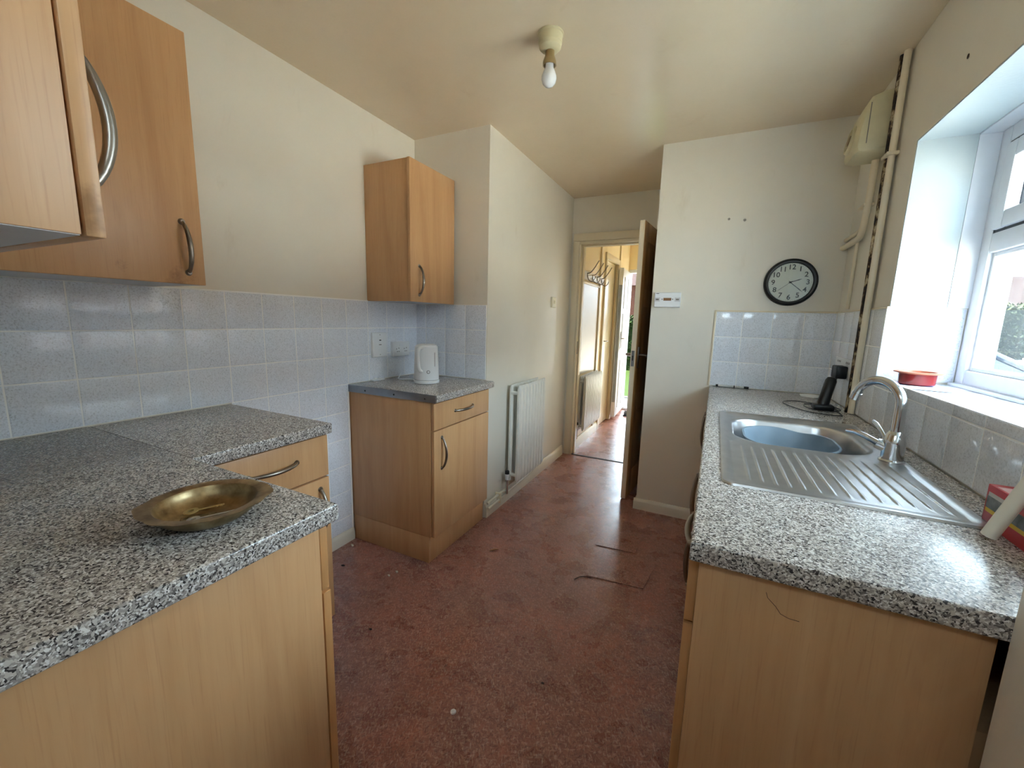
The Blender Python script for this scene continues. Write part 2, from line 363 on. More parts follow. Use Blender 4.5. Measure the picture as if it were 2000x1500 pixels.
yl = [2.3075] + [2.1805 - P * i for i in range(15)] ; yl = [y for y in yl if y > .05] + [.04]; yl = sorted(yl)
zr = [.9135, .9135 + P, .9135 + 2 * P, ZT]
tiles(wall_left, yl, zr, lambda u, v, d: (d, u, v), 'L')
yg = sorted([1.112, 1.724] + [y for y in yl if 1.13 < y < 1.70])
zg = [.072, .153, .305, .457, .609, .761, .9135]
tiles(wall_left, yg, zg, lambda u, v, d: (d, u, v), 'L')
tiles(wall_alcove, [.006, .085, .237, .389, .538], zr, lambda u, v, d: (u, YA - d, v), 'A')
tiles(wall_far, [1.786, 1.930, 2.082, 2.234, XW - .006], zr, lambda u, v, d: (u, YK - d, v), 'A')
tiles(wall_right, [2.216, 2.36, 2.495, 2.647, 2.799, YK - .006], zr, lambda u, v, d: (XW - d, u, v), 'R')
tiles(wall_right, [YB + .003] + [2.216 - P * i for i in range(8, -1, -1)], [.9135, 1.064, 1.096], lambda u, v, d: (XW - d, u, v), 'R')
tiles(wall_right, [XW - .004, 2.53, 2.603], [1.096, 1.22, ZT], lambda u, v, d: (u, 2.214 - d, v), 'A')
tiles(wall_right, [1.004] + [2.205 - P * i for i in range(7, -1, -1)], [XW - .004, 2.53, 2.602], lambda u, v, d: (v, u, 1.083 + d), 'S')
# bead along top and sides of tiled areas
def trim(n, mb, mat): o = mb.build(n, mat); o['kind'] = 'structure'; return o
trim('trim_1', B(0, .007, .04, YA, ZT, ZT + .004), 'grout')
trim('trim_2', MB().box(1.778, XW, YK - .009, YK, ZT - .002, ZT + .008, .002).box(1.776, 1.786, YK - .009, YK, .911, ZT + .008, .002), 'cream_gloss')
trim('trim_3', B(0, .009, 1.712, 1.7215, .072, .872), 'grout')
trim('trim_4', MB().box(XW - .010, XW - .001, 2.20, YK, ZT, ZT + .007, .002), 'cream_gloss')
trim('trim_5', B(XW - .009, XW + .003, 2.2045, 2.2145, 1.09, ZT, .002), 'white_plastic')
trim('trim_6', B(.605, 1.39, YD - .003, YD + .02, 0, .003), 'dirt')

# ------------------------------------------------------------------ window (opening in right wall)
win = bpy.data.objects.new('window_1', None); COL.objects.link(win); win.location = (2.64, 1.6, 1.09); win['kind'] = 'structure'
y0, y1, z0, z1, xf0, xf1 = 1.002, 2.212, 1.092, 1.970, 2.605, 2.668
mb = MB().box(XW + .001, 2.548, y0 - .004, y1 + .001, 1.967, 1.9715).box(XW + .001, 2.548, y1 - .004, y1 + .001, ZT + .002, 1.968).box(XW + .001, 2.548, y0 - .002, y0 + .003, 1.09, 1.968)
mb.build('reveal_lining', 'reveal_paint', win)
mb = MB().box(2.548, 2.606, y1 - .007, y1 + .001, ZT + .002, 1.967, .001).box(2.548, 2.606, y0, y1, 1.962, 1.9715, .001)
mb.build('reveal_trim_board', 'upvc', win)
def frame(ya, yb, za, zb, w, x0_, x1_, b=.006):
    return MB().box(x0_, x1_, ya, ya + w, za, zb, b).box(x0_, x1_, yb - w, yb, za, zb, b).box(x0_, x1_, ya + w, yb - w, za, za + w, b).box(x0_, x1_, ya + w, yb - w, zb - w, zb, b)
fr = frame(y0, y1, z0, z1, .058, xf0, xf1)
fr.box(xf0, xf1, y0 + .058, y1 - .058, 1.556, 1.622, .006); fr.box(xf0, xf1, 1.578, 1.636, z0 + .058, 1.556, .006); fr.box(xf0, xf1, 1.578, 1.636, 1.622, z1 - .058, .006)
fr.build('frame', 'upvc', win)
for ya, yb in ((y0 + .058, 1.578), (1.636, y1 - .058)):
    frame(ya, yb, z0 + .058, 1.556, .014, 2.618, 2.65, .003).build('glazing_bead', 'upvc', win)
    pn = B(2.640, 2.644, ya + .005, yb - .005, z0 + .062, 1.552).build('pane', 'glass', win)
    frame(ya - .002, yb + .002, 1.620, z1 - .056, .012, 2.608, 2.62, .002).build('gasket', 'rubber', win)
    frame(ya + .008, yb - .008, 1.630, z1 - .066, .055, 2.596, 2.662, .006).build('sash', 'upvc', win)
    frame(ya + .062, yb - .062, 1.684, z1 - .120, .004, 2.630, 2.648, .001).build('gasket', 'rubber', win)
    B(2.640, 2.644, ya + .060, yb - .060, 1.682, z1 - .118).build('pane', 'glass', win)
B(2.585, 2.612, y0 + .01, y1 - .01, 1.089, 1.100, .003).build('sill_bead', 'upvc', win)
B(2.668, 2.76, y0 - .05, y1 + .05, 1.066, 1.084, .004).build('outer_sill', 'upvc', win)
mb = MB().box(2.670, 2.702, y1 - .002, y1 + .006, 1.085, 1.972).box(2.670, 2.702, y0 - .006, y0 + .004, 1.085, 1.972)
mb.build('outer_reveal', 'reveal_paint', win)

# unseen back door added behind the camera; its small top pane gives fill light
bd_ = bpy.data.objects.new('added_fill_door', None); COL.objects.link(bd_); bd_.location = (1.62, -.03, 0); bd_['kind'] = 'structure'
MB().box(1.2205, 1.26, -.075, .03, 0.0005, 2.0595, .003).box(1.98, 2.0195, -.075, .03, 0.0005, 2.0595, .003).box(1.26, 1.98, -.075, .03, 2.02, 2.0595, .003).build('frame', 'upvc', bd_)
MB().box(1.262, 1.978, -.055, -.005, .006, 1.70, .003).box(1.262, 1.978, -.055, -.005, 1.90, 2.018, .003).box(1.262, 1.55, -.055, -.005, 1.70, 1.90, .003).box(1.93, 1.978, -.055, -.005, 1.70, 1.90, .003).build('leaf', 'upvc', bd_)
B(1.54, 1.94, -.034, -.028, 1.69, 1.91).build('pane', 'glass', bd_)
# ------------------------------------------------------------------ kitchen furniture
def bow(parent, a, b, out, proj=.030, r=.0052, mat='nickel'):
    a, b, out = Vector(a), Vector(b), Vector(out).normalized(); pts = []; n = 14
    for i in range(n + 1):
        t = i / n; h = math.sin(PI * t) ** .62 if 0 < t < 1 else 0
        pts.append(a.lerp(b, t) + out * (proj * h + .001))
    mb = MB().tube(pts, [r * (1.15 if i in (0, n) else 1 + .35 * math.sin(PI * i / n)) for i in range(n + 1)], 10)
    h = mb.build('handle', mat, parent)
    for q in (a, b): MB().lathe(q - out * .0005, [(.0095, 0), (.0095, .002), (.007, .005), (.0055, .008)], 14, out).build('handle_foot', mat, parent)
    return h
def handled(parent, *a, **k):
    bow(parent, *a, **k)
def wall_unit(name, label, loc, carc, door, under, hand, out, dm='beech'):
    t = thing(name, label, 'cupboard', loc)
    B(*carc, b=.001).build('carcass', 'beech', t); B(*under).build('underside', 'melamine_under', t)
    d = B(*door, b=.002).build('door', dm, t); handled(d, *hand, out)
    return t
CZ0, CZ1 = 1.369, 2.089
wall_unit('wall_cabinet', 'beech wall cupboard hung on left wall above the long worktop', (.16, .62, CZ0), (.002, .300, .36, .884, CZ0 + .001, CZ1), (.3035, .3215, .39, .888, CZ0, CZ1), (.004, .299, .362, .882, CZ0, CZ0 + .0012), ((.3215, .842, 1.404), (.3215, .835, 1.552)), (1, 0, 0), 'beech_worn')
t = wall_unit('wall_cabinet', 'nearest beech wall cupboard, end panel facing the window, cut by photo edge', (.9, .19, CZ0), (.63, 1.143, YN + .001, .336, CZ0 + .001, CZ1), (.640, 1.1435, .3395, .3575, CZ0, CZ1), (.632, 1.141, YN + .002, .335, CZ0, CZ0 + .0012), ((1.100, .3575, 1.430), (1.100, .3575, 1.585)), (0, 1, 0), 'beech_worn')
wall_unit('wall_cabinet', 'narrow beech wall cupboard in the corner above the kettle', (.16, 2.08, CZ0), (.002, .300, 1.880, 2.276, CZ0 + .001, CZ1), (.3035, .3215, 1.874, 2.278, CZ0, CZ1), (.004, .299, 1.882, 2.275, CZ0, CZ0 + .0012), ((.3215, 1.945, 1.407), (.3215, 1.945, 1.560)), (1, 0, 0))

def base_unit(label, loc, carc, plinth, axis, face, a0, a1, drawer_h, door_h, dh, hd, sidepl=None):
    """axis/face: fronts lie in plane x=face (axis 'x') or y=face ('y'), sign of out in face sign"""
    t = thing('base_cabinet', label, 'cupboard', loc)
    B(*carc, b=.001).build('carcass', 'beech', t)
    pl = MB()
    for q in plinth: pl.box(*q, b=.001)
    pl.build('plinth', 'beech', t)
    return t
# small base unit under the kettle
t = thing('base_cabinet', 'free-standing beech base cupboard with drawer under the kettle', 'cupboard', (.29, 2.0, 0))
B(.004, .558, 1.7265, 2.285, .150, .8715, b=.001).build('carcass', 'beech', t)
MB().box(.010, .5435, 1.7285, 1.744, .001, .148, b=.001).box(.527, .543, 1.744, 2.290, .001, .148, b=.001).build('plinth', 'beech', t)
d = B(.5615, .5795, 1.729, 2.279, .727, .864, b=.002).build('drawer', 'beech', t); handled(d, (.5795, 1.915, .798), (.5795, 2.090, .798), (1, 0, 0))
d = B(.5615, .5795, 1.729, 2.279, .152, .721, b=.002).build('door', 'beech', t); handled(d, (.5795, 1.793, .515), (.5795, 1.793, .680), (1, 0, 0))
# its worktop
t = thing('worktop', 'short granite-effect worktop with metal end strip beneath the kettle', 'worktop', (.3, 2.0, WB))
slab([.002, .6], [1.7235, 2.306], set(), WB, WT, .006, lambda x, y: x > .59).build('laminate_top', 'granite', t)
st = B(.004, .596, 1.7205, 1.7235, WB - .001, WT + .001, b=.0008).build('end_strip', 'aluminium', t)
for x in (.13, .33, .53): MB().lathe((x, 1.7205, .888), [(.005, 0), (.004, .0015), (.0001, .002)], 10, (0, -1, 0)).build('screw', 'ink', st)
# L-shaped run on the left: drawer-line unit on left wall
t = thing('base_cabinet', 'beech drawer-line cupboard under the far end of the left worktop', 'cupboard', (.29, .88, 0))
B(.004, .558, .678, 1.100, .150, .8715, b=.001).build('carcass', 'beech', t)
B(.51, .526, .678, 1.098, .001, .148, b=.001).build('plinth', 'beech', t)
d = B(.5615, .5795, .680, 1.104, .715, .864, b=.002).build('drawer', 'beech', t); handled(d, (.5795, .820, .797), (.5795, .980, .797), (1, 0, 0))
d = B(.5615, .5795, .680, 1.104, .150, .709, b=.002).build('door', 'beech', t); handled(d, (.5795, 1.066, .515), (.5795, 1.066, .672), (1, 0, 0))
# near run (end panel faces the aisle)
t = thing('base_cabinet', 'beech base cupboard in the foreground with large plain end panel', 'cupboard', (.86, .35, 0))
B(.605, 1.104, YN + .002, .632, .150, .8715, b=.001).build('carcass', 'beech', t)
B(1.1045, 1.1205, YN + .002, .6355, .001, .8715, b=.001).build('end_panel', 'beech', t)
B(.605, 1.1, .575, .591, .001, .148, b=.001).build('plinth', 'beech', t)
d = B(.625, 1.1175, .6385, .6565, .728, .864, b=.002).build('drawer', 'beech_edge', t); handled(d, (.80, .6565, .797), (.96, .6565, .797), (0, 1, 0))
d = B(.625, 1.1195, .6395, .6580, .152, .722, b=.002).build('door', 'beech_edge', t); handled(d, (.665, .658, .515), (.665, .658, .672), (0, 1, 0))
t = thing('worktop', 'L-shaped granite-effect worktop along left wall and foreground', 'worktop', (.5, .5, WB))
L = slab([.002, .6, 1.133], [YN + .002, .673, 1.108], {(1, 1)}, WB, WT, .006, lambda x, y: x > .59 or y > .66)
L.build('laminate_top', 'granite', t)
B(.01, .592, .6722, .6738, WT - .0005, WT + .00025).build('joint', 'dirt', t)
# right run
t = thing('base_cabinet', 'beech sink base run under right worktop, end panel near camera', 'cupboard', (2.1, 1.9, 0))
B(1.812, 2.375, .9045, 2.950, .150, .70, b=.001).build('carcass', 'beech', t)
B(1.803, 2.186, .8855, .9035, .001, .8715, b=.001).build('end_panel', 'beech', t)
B(1.86, 1.876, .905, 2.950, .001, .148, b=.001).build('plinth', 'beech', t)
MB().tube([(1.909, .8853, .841), (1.912, .8853, .832), (1.925, .8853, .820), (1.933, .8853, .809), (1.945, .8853, .805), (1.960, .8853, .805)], .0004, 5).build('hair_mark', 'dirt', t)
yy = .9075
for i, w in enumerate((.50, .50, .50, .50)):
    if i == 0:
        dr = B(1.786, 1.804, yy, yy + w - .004, .728, .864, b=.002).build('drawer', 'beech_edge', t)
        handled(dr, (1.786, yy + .17, .797), (1.786, yy + .33, .797), (-1, 0, 0), proj=.011)
    ztop = .722 if i == 0 else .864
    dr = B(1.786, 1.804, yy, yy + w - .004, .152, ztop, b=.002).build('door', 'beech_edge', t)
    hy = yy + (.05 if i % 2 else w - .06)
    handled(dr, (1.786, hy, ztop - .19), (1.786, hy, ztop - .035), (-1, 0, 0), proj=.011)
    yy += w
MB().box(1.812, 1.84, .9045, 2.950, .70, .8715).box(2.34, 2.375, .9045, 2.950, .70, .8715).build('top_rail', 'beech', t)
t = thing('worktop', 'long granite-effect worktop holding the sink below the window', 'worktop', (2.1, 1.9, WB))
slab([1.786, 1.862, 2.292, 2.378], [.8665, 1.215, 2.105, YK - .001], {(1, 1)}, WB, WT, .006, lambda x, y: x < 1.79 or y < .88).build('laminate_top', 'granite', t)

# ------------------------------------------------------------------ sink
SX0, SX1, SY0, SY1, YS = 1.837, 2.315, 1.191, 2.127, 1.615
def rim(d):
    pr = [(0, .0006), (.003, .0055), (.016, .0062), (.022, .004), (.028, .0018), (9, .0018)]
    for (a, za), (b, zb) in zip(pr, pr[1:]):
        if d <= b: return za + (zb - za) * (d - a) / (b - a)
sink = thing('sink', 'stainless steel inset sink with ribbed drainer', 'sink', (2.07, 1.66, WT))
xs = sorted(set([round(SX0 + q, 5) for q in (0, .003, .016, .022, .028)] + [round(SX1 - q, 5) for q in (0, .003, .016, .022, .028)] + [SX0 + .028 + (SX1 - SX0 - .056) * i / 230 for i in range(231)]))
ys = sorted(set([round(SY0 + q, 5) for q in (0, .003, .016, .022, .028)] + [SY0 + .028 + (YS - SY0 - .028) * i / 64 for i in range(65)]))
def dz(x, y):
    z = rim(max(0, min(x - SX0, SX1 - x, y - SY0)))
    fan = 1 + .10 * (1.60 - y); u = (x - 1.885) / fan
    a = min(1, max(0, (y - (SY0 + .05)) / .02)) * min(1, max(0, (1.585 - y) / .03))
    if 0 < u < .385 and x < SX1 - .04:
        ph = (u / .0275) % 1
        z += a * .0026 * max(0, 1 - (abs(ph - .5) / .13) ** 2)
    return WT + z - .0008 * a
mb = MB(); nx = len(xs)
rc = .03
def inset_corner(x, y):   # rounded outer corners of the sheet
    cx_, cy_ = (SX0 + rc if x < SX0 + rc else SX1 - rc if x > SX1 - rc else None), (SY0 + rc if y < SY0 + rc else None)
    if cx_ is None or cy_ is None: return x, y
    dx, dy = x - cx_, y - cy_; m_ = max(abs(dx), abs(dy)); l = math.hypot(dx, dy)
    return (x, y) if l < 1e-9 else (cx_ + dx * m_ / l, cy_ + dy * m_ / l)
mb.add([inset_corner(x, y) + (dz(x, y),) for y in ys for x in xs], [(j * nx + i, j * nx + i + 1, (j + 1) * nx + i + 1, (j + 1) * nx + i) for j in range(len(ys) - 1) for i in range(nx - 1)])
mb.build('drainer', 'stainless', sink)
BX0, BX1, BY0, BY1, BR = 1.880, 2.258, 1.640, 2.030, .11
NA = 128
def rrect(x0_, x1_, ya, yb, r, n=NA):
    cx_, cy_ = (BX0 + BX1) / 2, (BY0 + BY1) / 2; out = []
    for k in range(n):
        a = 2 * PI * k / n; dx, dy = math.cos(a), math.sin(a); lo, hi = 0, 2.0
        for _ in range(40):
            md = (lo + hi) / 2; x, y = cx_ + dx * md, cy_ + dy * md
            qx = max(x0_ + r - x, x - (x1_ - r), 0); qy = max(ya + r - y, y - (yb - r), 0)
            inside = math.hypot(qx, qy) <= r and x0_ <= x <= x1_ and ya <= y <= yb
            if inside: lo = md
            else: hi = md
        out.append((cx_ + dx * lo, cy_ + dy * lo))
    return out
R = []
for q in (0, .003, .016, .022, .028):
    R.append([(x, y, WT + rim(max(0, min(x - SX0, SX1 - x, SY1 - y)))) for x, y in [(x_, max(y_, YS)) for x_, y_ in rrect(SX0 + q, SX1 - q, YS - .06, SY1 - q, max(.0015, .028 - q))]])
for e, z in ((.012, .0018), (.004, .0012), (0, -.001), (-.004, -.008), (-.012, -.09), (-.02, -.135), (-.05, -.150), (-.12, -.153)):
    R.append([(x, y, WT + z) for x, y in rrect(BX0 - e, BX1 + e, BY0 - e, BY1 + e, max(.02, BR + e))])
MB().rings(R, False, True).build('bowl', 'stainless', sink)
MB().lathe((2.06, 1.84, WT - .154), [(.034, 0), (.034, .004), (.028, .006), (.02, .003)], 20).build('waste', 'chrome', sink)
# washing-up bowl in the sink
wb = thing('washing_up_bowl', 'grey plastic washing-up bowl sitting in the sink', 'bowl', (2.06, 1.85, WT - .15))
def tub(e, z, dip=0):
    return [(x, y, WT + z - (.010 * math.exp(-((x - 2.12) / .05) ** 2) * dip if y > 1.9 else 0)) for x, y in rrect(1.918 - e, 2.200 + e, 1.668 - e, 2.004 + e, .13 + e, 96)]
R = [tub(-.055, -.138), tub(-.04, -.146), tub(-.025, -.14), tub(-.010, -.05), tub(0, -.022, 1), tub(.003, -.018, 1), tub(.002, -.0145, 1), tub(-.004, -.015, 1), tub(-.006, -.022, 1), tub(-.014, -.05), tub(-.03, -.135), tub(-.06, -.141)]
MB().rings(R, True, True).build('tub', 'grey_bowl', wb)
# mixer tap
tx, ty = 2.280, 1.628
tp = thing('mixer_tap', 'chrome swan-neck mixer tap behind the sink drainer', 'tap', (tx, ty, WT))
MB().lathe((tx, ty, WT + .0015), [(.030, 0), (.030, .005), (.026, .009), (.0255, .055), (.026, .058), (.024, .064), (.021, .080), (.0165, .088), (.0150, .090)], 32).build('body', 'chrome', tp)
dv = Vector((-.60, .80, 0)); pts = []; zc = WT + .165; rr = .064; base = Vector((tx, ty, 0))
for i in range(6): pts.append(base + Vector((0, 0, WT + .085 + (zc - WT - .085) * i / 5)))
for i in range(1, 17):
    a = PI * 1.0 * i / 16 * .93; pts.append(base + dv * (rr - rr * math.cos(a)) + Vector((0, 0, zc + rr * math.sin(a))))
MB().tube(pts, [.0145 - .0025 * i / (len(pts) - 1) for i in range(len(pts))], 16).build('spout', 'chrome', tp)
e = pts[-1]; dd = (pts[-1] - pts[-2]).normalized(); MB().lathe(e - dd * .002, [(.0134, 0), (.0140, .008), (.0140, .020), (.011, .022)], 20, dd).build('aerator', 'chrome', tp)
for hd, tip in (((-.80, .22, .0), (-.055, .075, .012)), ((-.1, .95, .0), (-.004, .115, .036))):
    h0 = Vector((tx, ty, WT + .042)) + Vector(hd) * .018
    h1 = Vector((tx, ty, WT + .050)) + Vector(hd) * .046
    cb = MB().cyl(h0, h1, .017, 18, .0155).build('valve', 'chrome', tp)
    h2 = h1 + Vector(tip); MB().tube([h1 - Vector(tip) * .1, h1 + Vector(tip) * .35 + Vector((0, 0, .006)), h1 + Vector(tip) * .7 + Vector((0, 0, .007)), h2], [.009, .0085, .008, .006], 10, .55).build('lever', 'chrome', cb)

# ------------------------------------------------------------------ things on the right worktop and sill
# adaptor in socket, double socket
def socket_plate(name, label, cx_, cz_, w, h, fn, mat='white_plastic', group=None):
    """fn(u, v, d)"""
    t = thing(name, label, 'socket', fn(cx_, cz_, 0))
    R = [[fn(cx_ + sx_ * (w / 2 - e), cz_ + sz * (h / 2 - e), d) for sx_, sz in ((-1, -1), (1, -1), (1, 1), (-1, 1))] for e, d in ((0, .0066), (0, .012), (.002, .0145))]
    MB().rings(R).build('plate', mat, t); return t
def fbox(fn, u0, u1, v0, v1, d0, d1):
    R = [[fn(u, v, d) for u, v in ((u0, v0), (u1, v0), (u1, v1), (u0, v1))] for d in (d0, d1)]
    return MB().rings(R)
FR = lambda u, v, d: (XW - d, u, v)
t = socket_plate('double_socket', 'white double socket by the pipe, holding the black adaptor', 2.655, 1.093, .30, .095, FR)
t.location = FR(2.655, 1.093, 0)
for c0 in (2.585, 2.735):
    for du in (-.030, -.008, .016): fbox(FR, c0 + du, c0 + du + .007, 1.118, 1.128, .0135, .0150).build('switch', 'ink', t)
ad_ = thing('power_adaptor', 'black plug-in adaptor with cable in the corner socket', 'adaptor', (XW - .03, 2.60, 1.075))
MB().box(XW - .060, XW - .0150, 2.555, 2.645, 1.048, 1.108, .006).build('plug_body', 'black_plastic', ad_)
cab = [(XW - .04, 2.60, 1.050), (XW - .055, 2.59, 1.02), (XW - .075, 2.55, .975), (XW - .09, 2.52, .935), (XW - .06, 2.46, .9145), (XW - .065, 2.36, .9135), (XW - .08, 2.30, .9135), (2.20, 2.33, .9135), (2.14, 2.45, .9135), (2.13, 2.56, .9135), (2.20, 2.62, .9135), (2.30, 2.56, .9135), (2.345, 2.47, .9145), (2.30, 2.40, .9140), (2.22, 2.42, .9140), (2.21, 2.52, .9150), (2.26, 2.55, .9170)]
def smooth(pts, n=8):
    pts = [Vector(p) for p in pts]; out = []
    for i in range(len(pts) - 1):
        p0, p1, p2, p3 = pts[max(i - 1, 0)], pts[i], pts[i + 1], pts[min(i + 2, len(pts) - 1)]
        for k in range(n):
            t_ = k / n; out.append(.5 * ((2 * p1) + (p2 - p0) * t_ + (2 * p0 - 5 * p1 + 4 * p2 - p3) * t_ ** 2 + (3 * p1 - p0 - 3 * p2 + p3) * t_ ** 3))
    return out + [pts[-1]]
MB().tube(smooth(cab), .0021, 6).build('cable', 'black_plastic', ad_)
ph = thing('cordless_phone', 'black cordless handset standing upright in its cradle by the tap', 'phone', (2.27, 2.45, WT))
MB().box(2.232, 2.312, 2.415, 2.485, WT + .0005, WT + .026, .008).build('cradle', 'black_plastic', ph)
a0 = Vector((2.268, 2.448, WT + .012)); a1 = Vector((2.300, 2.49, WT + .150))
MB().tube([a0, a0.lerp(a1, .12), a0.lerp(a1, .5), a0.lerp(a1, .88), a0.lerp(a1, .97), a1], [.020, .024, .0225, .023, .018, .008], 14, .8).build('handset', 'black_plastic', ph)
def sheet(name, label, pts, z, mat, th=.0012, cat='paper'):
    c = (sum(p[0] for p in pts) / len(pts), sum(p[1] for p in pts) / len(pts), z)
    return solo(MB().prism(pts, lambda u, v, a: (u, v, a), z, z + th), name, mat, label, cat, c)
sheet('paper_scrap', 'crumpled white paper scrap on worktop in the far corner', [(2.245, 2.83), (2.30, 2.80), (2.345, 2.83), (2.35, 2.90), (2.30, 2.925), (2.25, 2.90)], WT + .0006, 'paper', .004)
pn_ = thing('tester_pen', 'slim grey and black pen lying against far tiles', 'pen', (1.90, 2.93, WT))
MB().cyl((1.835, 2.940, WT + .0075), (1.975, 2.938, WT + .0075), .0068, 12).build('barrel', 'white_card', pn_)
MB().cyl((1.975, 2.938, WT + .0075), (2.0, 2.9375, WT + .0075), .0072, 12).build('cap', 'ink', pn_)
MB().cyl((1.822, 2.9402, WT + .0075), (1.835, 2.940, WT + .0075), .0070, 12).build('end_cap', 'ink', pn_)
for q in (1.92, 1.945): MB().cyl((q, 2.939, WT + .0075), (q + .006, 2.939, WT + .0075), .0071, 12).build('band', 'ink', pn_)
# dish and leaflets on sill
SZ = 1.0893
sheet('leaflet', 'purple printed leaflet under the red dish on the sill', [(2.392, 2.02), (2.53, 2.00), (2.545, 2.185), (2.395, 2.195)], SZ + .0004, 'purple_print', .0015, 'leaflet')
sheet('envelope', 'white envelope at the sill edge beside the red dish', [(2.37, 1.955), (2.50, 1.925), (2.535, 2.015), (2.40, 2.045)], SZ + .0022, 'paper', .0016, 'envelope')
dsh = thing('ramekin_dish', 'round red glazed dish with terracotta rim on window sill', 'dish', (2.462, 2.095, SZ + .0020))
MB().lathe((2.462, 2.095, SZ + .0040), [(.046, 0), (.050, .003), (.052, .040), (.054, .042)], 40).build('body', 'red_glaze', dsh)
MB().lathe((2.462, 2.095, SZ + .0040), [(.052, .039), (.066, .0425), (.067, .046), (.062, .048), (.050, .047), (.047, .040), (.044, .008), (.001, .006)], 40, caps=False).build('rim', 'terracotta', dsh)
# red carton with white handle leaning
bx = thing('carton', 'red cardboard carton with yellow stripe and photo on worktop edge', 'box', (2.34, 1.12, WT))
rz = Matrix.Translation((2.309, 1.245, WT)) @ Matrix.Rotation(math.radians(0), 4, 'Z')
def rb(name, mat, *a, b=0): o = B(*a, b=b); o.xf(rz); return o.build(name, mat, bx)
rb('body', 'red_card', 0, .062, -.262, 0, .0005, .080, b=.0015)
rb('top_print', 'pink_card', .004, .058, -.255, -.02, .0798, .0806)
rb('yellow_stripe', 'yellow_card', -.0006, .0004, -.256, -.006, .026, .034)
rb('photo_print', 'grey_photo', -.0007, .0004, -.244, -.006, .034, .058)
rb('light_print', 'white_card', -.0006, .0004, -.10, -.008, .058, .066)
solo(MB().tube([(2.2755, 1.1425, .9165), (2.276, 1.1422, .9185), (2.2925, 1.1333, .984), (2.342, 1.1065, 1.179), (2.3425, 1.1062, 1.181)], [.006, .0115, .0118, .0118, .006], 16), 'brush_handle', 'bone_plastic', 'off-white plastic brush handle leaning in front of the red carton', 'handle', (2.276, 1.1425, .911))

# ------------------------------------------------------------------ brass dish with keys
dc = Vector((.978, .515, WT))
br = thing('brass_dish', 'tarnished brass dish with handle tabs on the foreground worktop', 'dish', dc)
SEG = 72; ax = math.atan2(.146, .10)
def ring(r, z, sc=0, el=0):
    o = []
    for i in range(SEG):
        a = 2 * PI * i / SEG; w = 1 + sc * math.cos(a * 14) + el * max(0, math.cos(2 * (a - ax))) ** 6
        o.append((dc.x + r * w * math.cos(a), dc.y + r * w * math.sin(a), WT + z))
    return o
R = [ring(.042, .0006), ring(.058, .003), ring(.071, .012), ring(.078, .024), ring(.081, .032, .003), ring(.097, .0335, .014, .07), ring(.0985, .0355, .014, .07), ring(.090, .0352, .006, .02), ring(.079, .0335), ring(.0765, .030), ring(.0745, .0235), ring(.067, .0125), ring(.054, .0045), ring(.03, .003)]
MB().rings(R, True, True).build('pan', 'brass', br)
def key(label, c, ang, ln, mat, tilt=.0, rb_=.0105):
    k = thing('door_key', label, 'key', (c[0], c[1], c[2]), 'keys in the brass dish')
    m_ = Matrix.Translation(c) @ Matrix.Rotation(ang, 4, 'Z') @ Matrix.Rotation(tilt, 4, 'Y')
    h_ = .0011; o = []
    R = [[(rr_ * math.cos(a), rr_ * 1.05 * math.sin(a), z) for a in [2 * PI * i / 20 for i in range(20)]] for rr_, z in ((rb_ * .42, -h_), (rb_, -h_), (rb_, h_), (rb_ * .42, h_), (rb_ * .42, -h_))]
    MB().rings(R, False, False).xf(m_).build('bow', mat, k)
    sh = MB().box(rb_ * .9, ln, -.0022, .0022, -h_ * .8, h_ * .8, .0004)
    sh.box(ln - .012, ln - .009, -.0062, 0, -h_ * .7, h_ * .7).box(ln - .006, ln - .002, -.0070, 0, -h_ * .7, h_ * .7); sh.xf(m_).build('shaft', mat, k)
key('long steel key with light shaft in the brass dish', (.978, .490, WT + .0072), ax + .10, .062, 'key_steel', -.03)
key('brass key leaning on the far side inside the brass dish', (.950, .500, WT + .0115), ax - .05, .052, 'key_brass', -.10, .012)
key('dark small key beneath the others in brass dish', (.962, .486, WT + .0056), ax + .22, .045, 'brass', .0, .009)

# ------------------------------------------------------------------ left wall sockets and kettle
FL = lambda u, v, d: (d, u, v)
t = thing('cooker_switch', 'tall white cooker switch plate on left tiles beside the double socket', 'switch', FL(1.950, 1.119, 0))
R = [[FL(1.950 + sx_ * (.056 - e), 1.119 + sz * (.072 - e), d) for sx_, sz in ((-1, -1), (1, -1), (1, 1), (-1, 1))] for e, d in ((0, .0066), (0, .020), (.003, .023))]
MB().rings(R).build('plate', 'white_plastic', t)
fbox(FL, 1.945, 1.960, 1.143, 1.149, .0225, .0235).build('rocker', 'ink', t)
for z in (1.178, 1.062): MB().lathe(FL(1.951, z, .0225), [(.003, 0), (.0025, .0012)], 10, (1, 0, 0)).build('screw', 'grey_ink', t)
fbox(FL, 1.942, 1.962, 1.118, 1.1225, .0225, .0234).build('legend', 'grey_ink', t)
t = thing('double_socket', 'white double socket on left tiles above the small worktop', 'socket', FL(2.130, 1.087, 0))
R = [[FL(2.130 + sx_ * (.074 - e), 1.087 + sz * (.045 - e), d) for sx_, sz in ((-1, -1), (1, -1), (1, 1), (-1, 1))] for e, d in ((0, .0066), (0, .026), (.003, .029))]
MB().rings(R).build('plate', 'white_plastic', t)
for c0 in (2.095, 2.165):
    for du, dv_ in ((-.011, .0), (.009, .004), (-.004, -.016), (.010, -.016)): fbox(FL, c0 + du - .0024, c0 + du + .0024, 1.088 + dv_ - .003, 1.088 + dv_ + .003, .0285, .0294).build('pin_slot', 'ink', t)
for c0 in (2.118, 2.136): fbox(FL, c0 - .005, c0 + .005, 1.104, 1.120, .0285, .0315).build('rocker', 'white_plastic', t)
kx, ky = .300, 2.030
kt = thing('kettle', 'white plastic jug kettle on the small worktop', 'kettle', (kx, ky, WT))
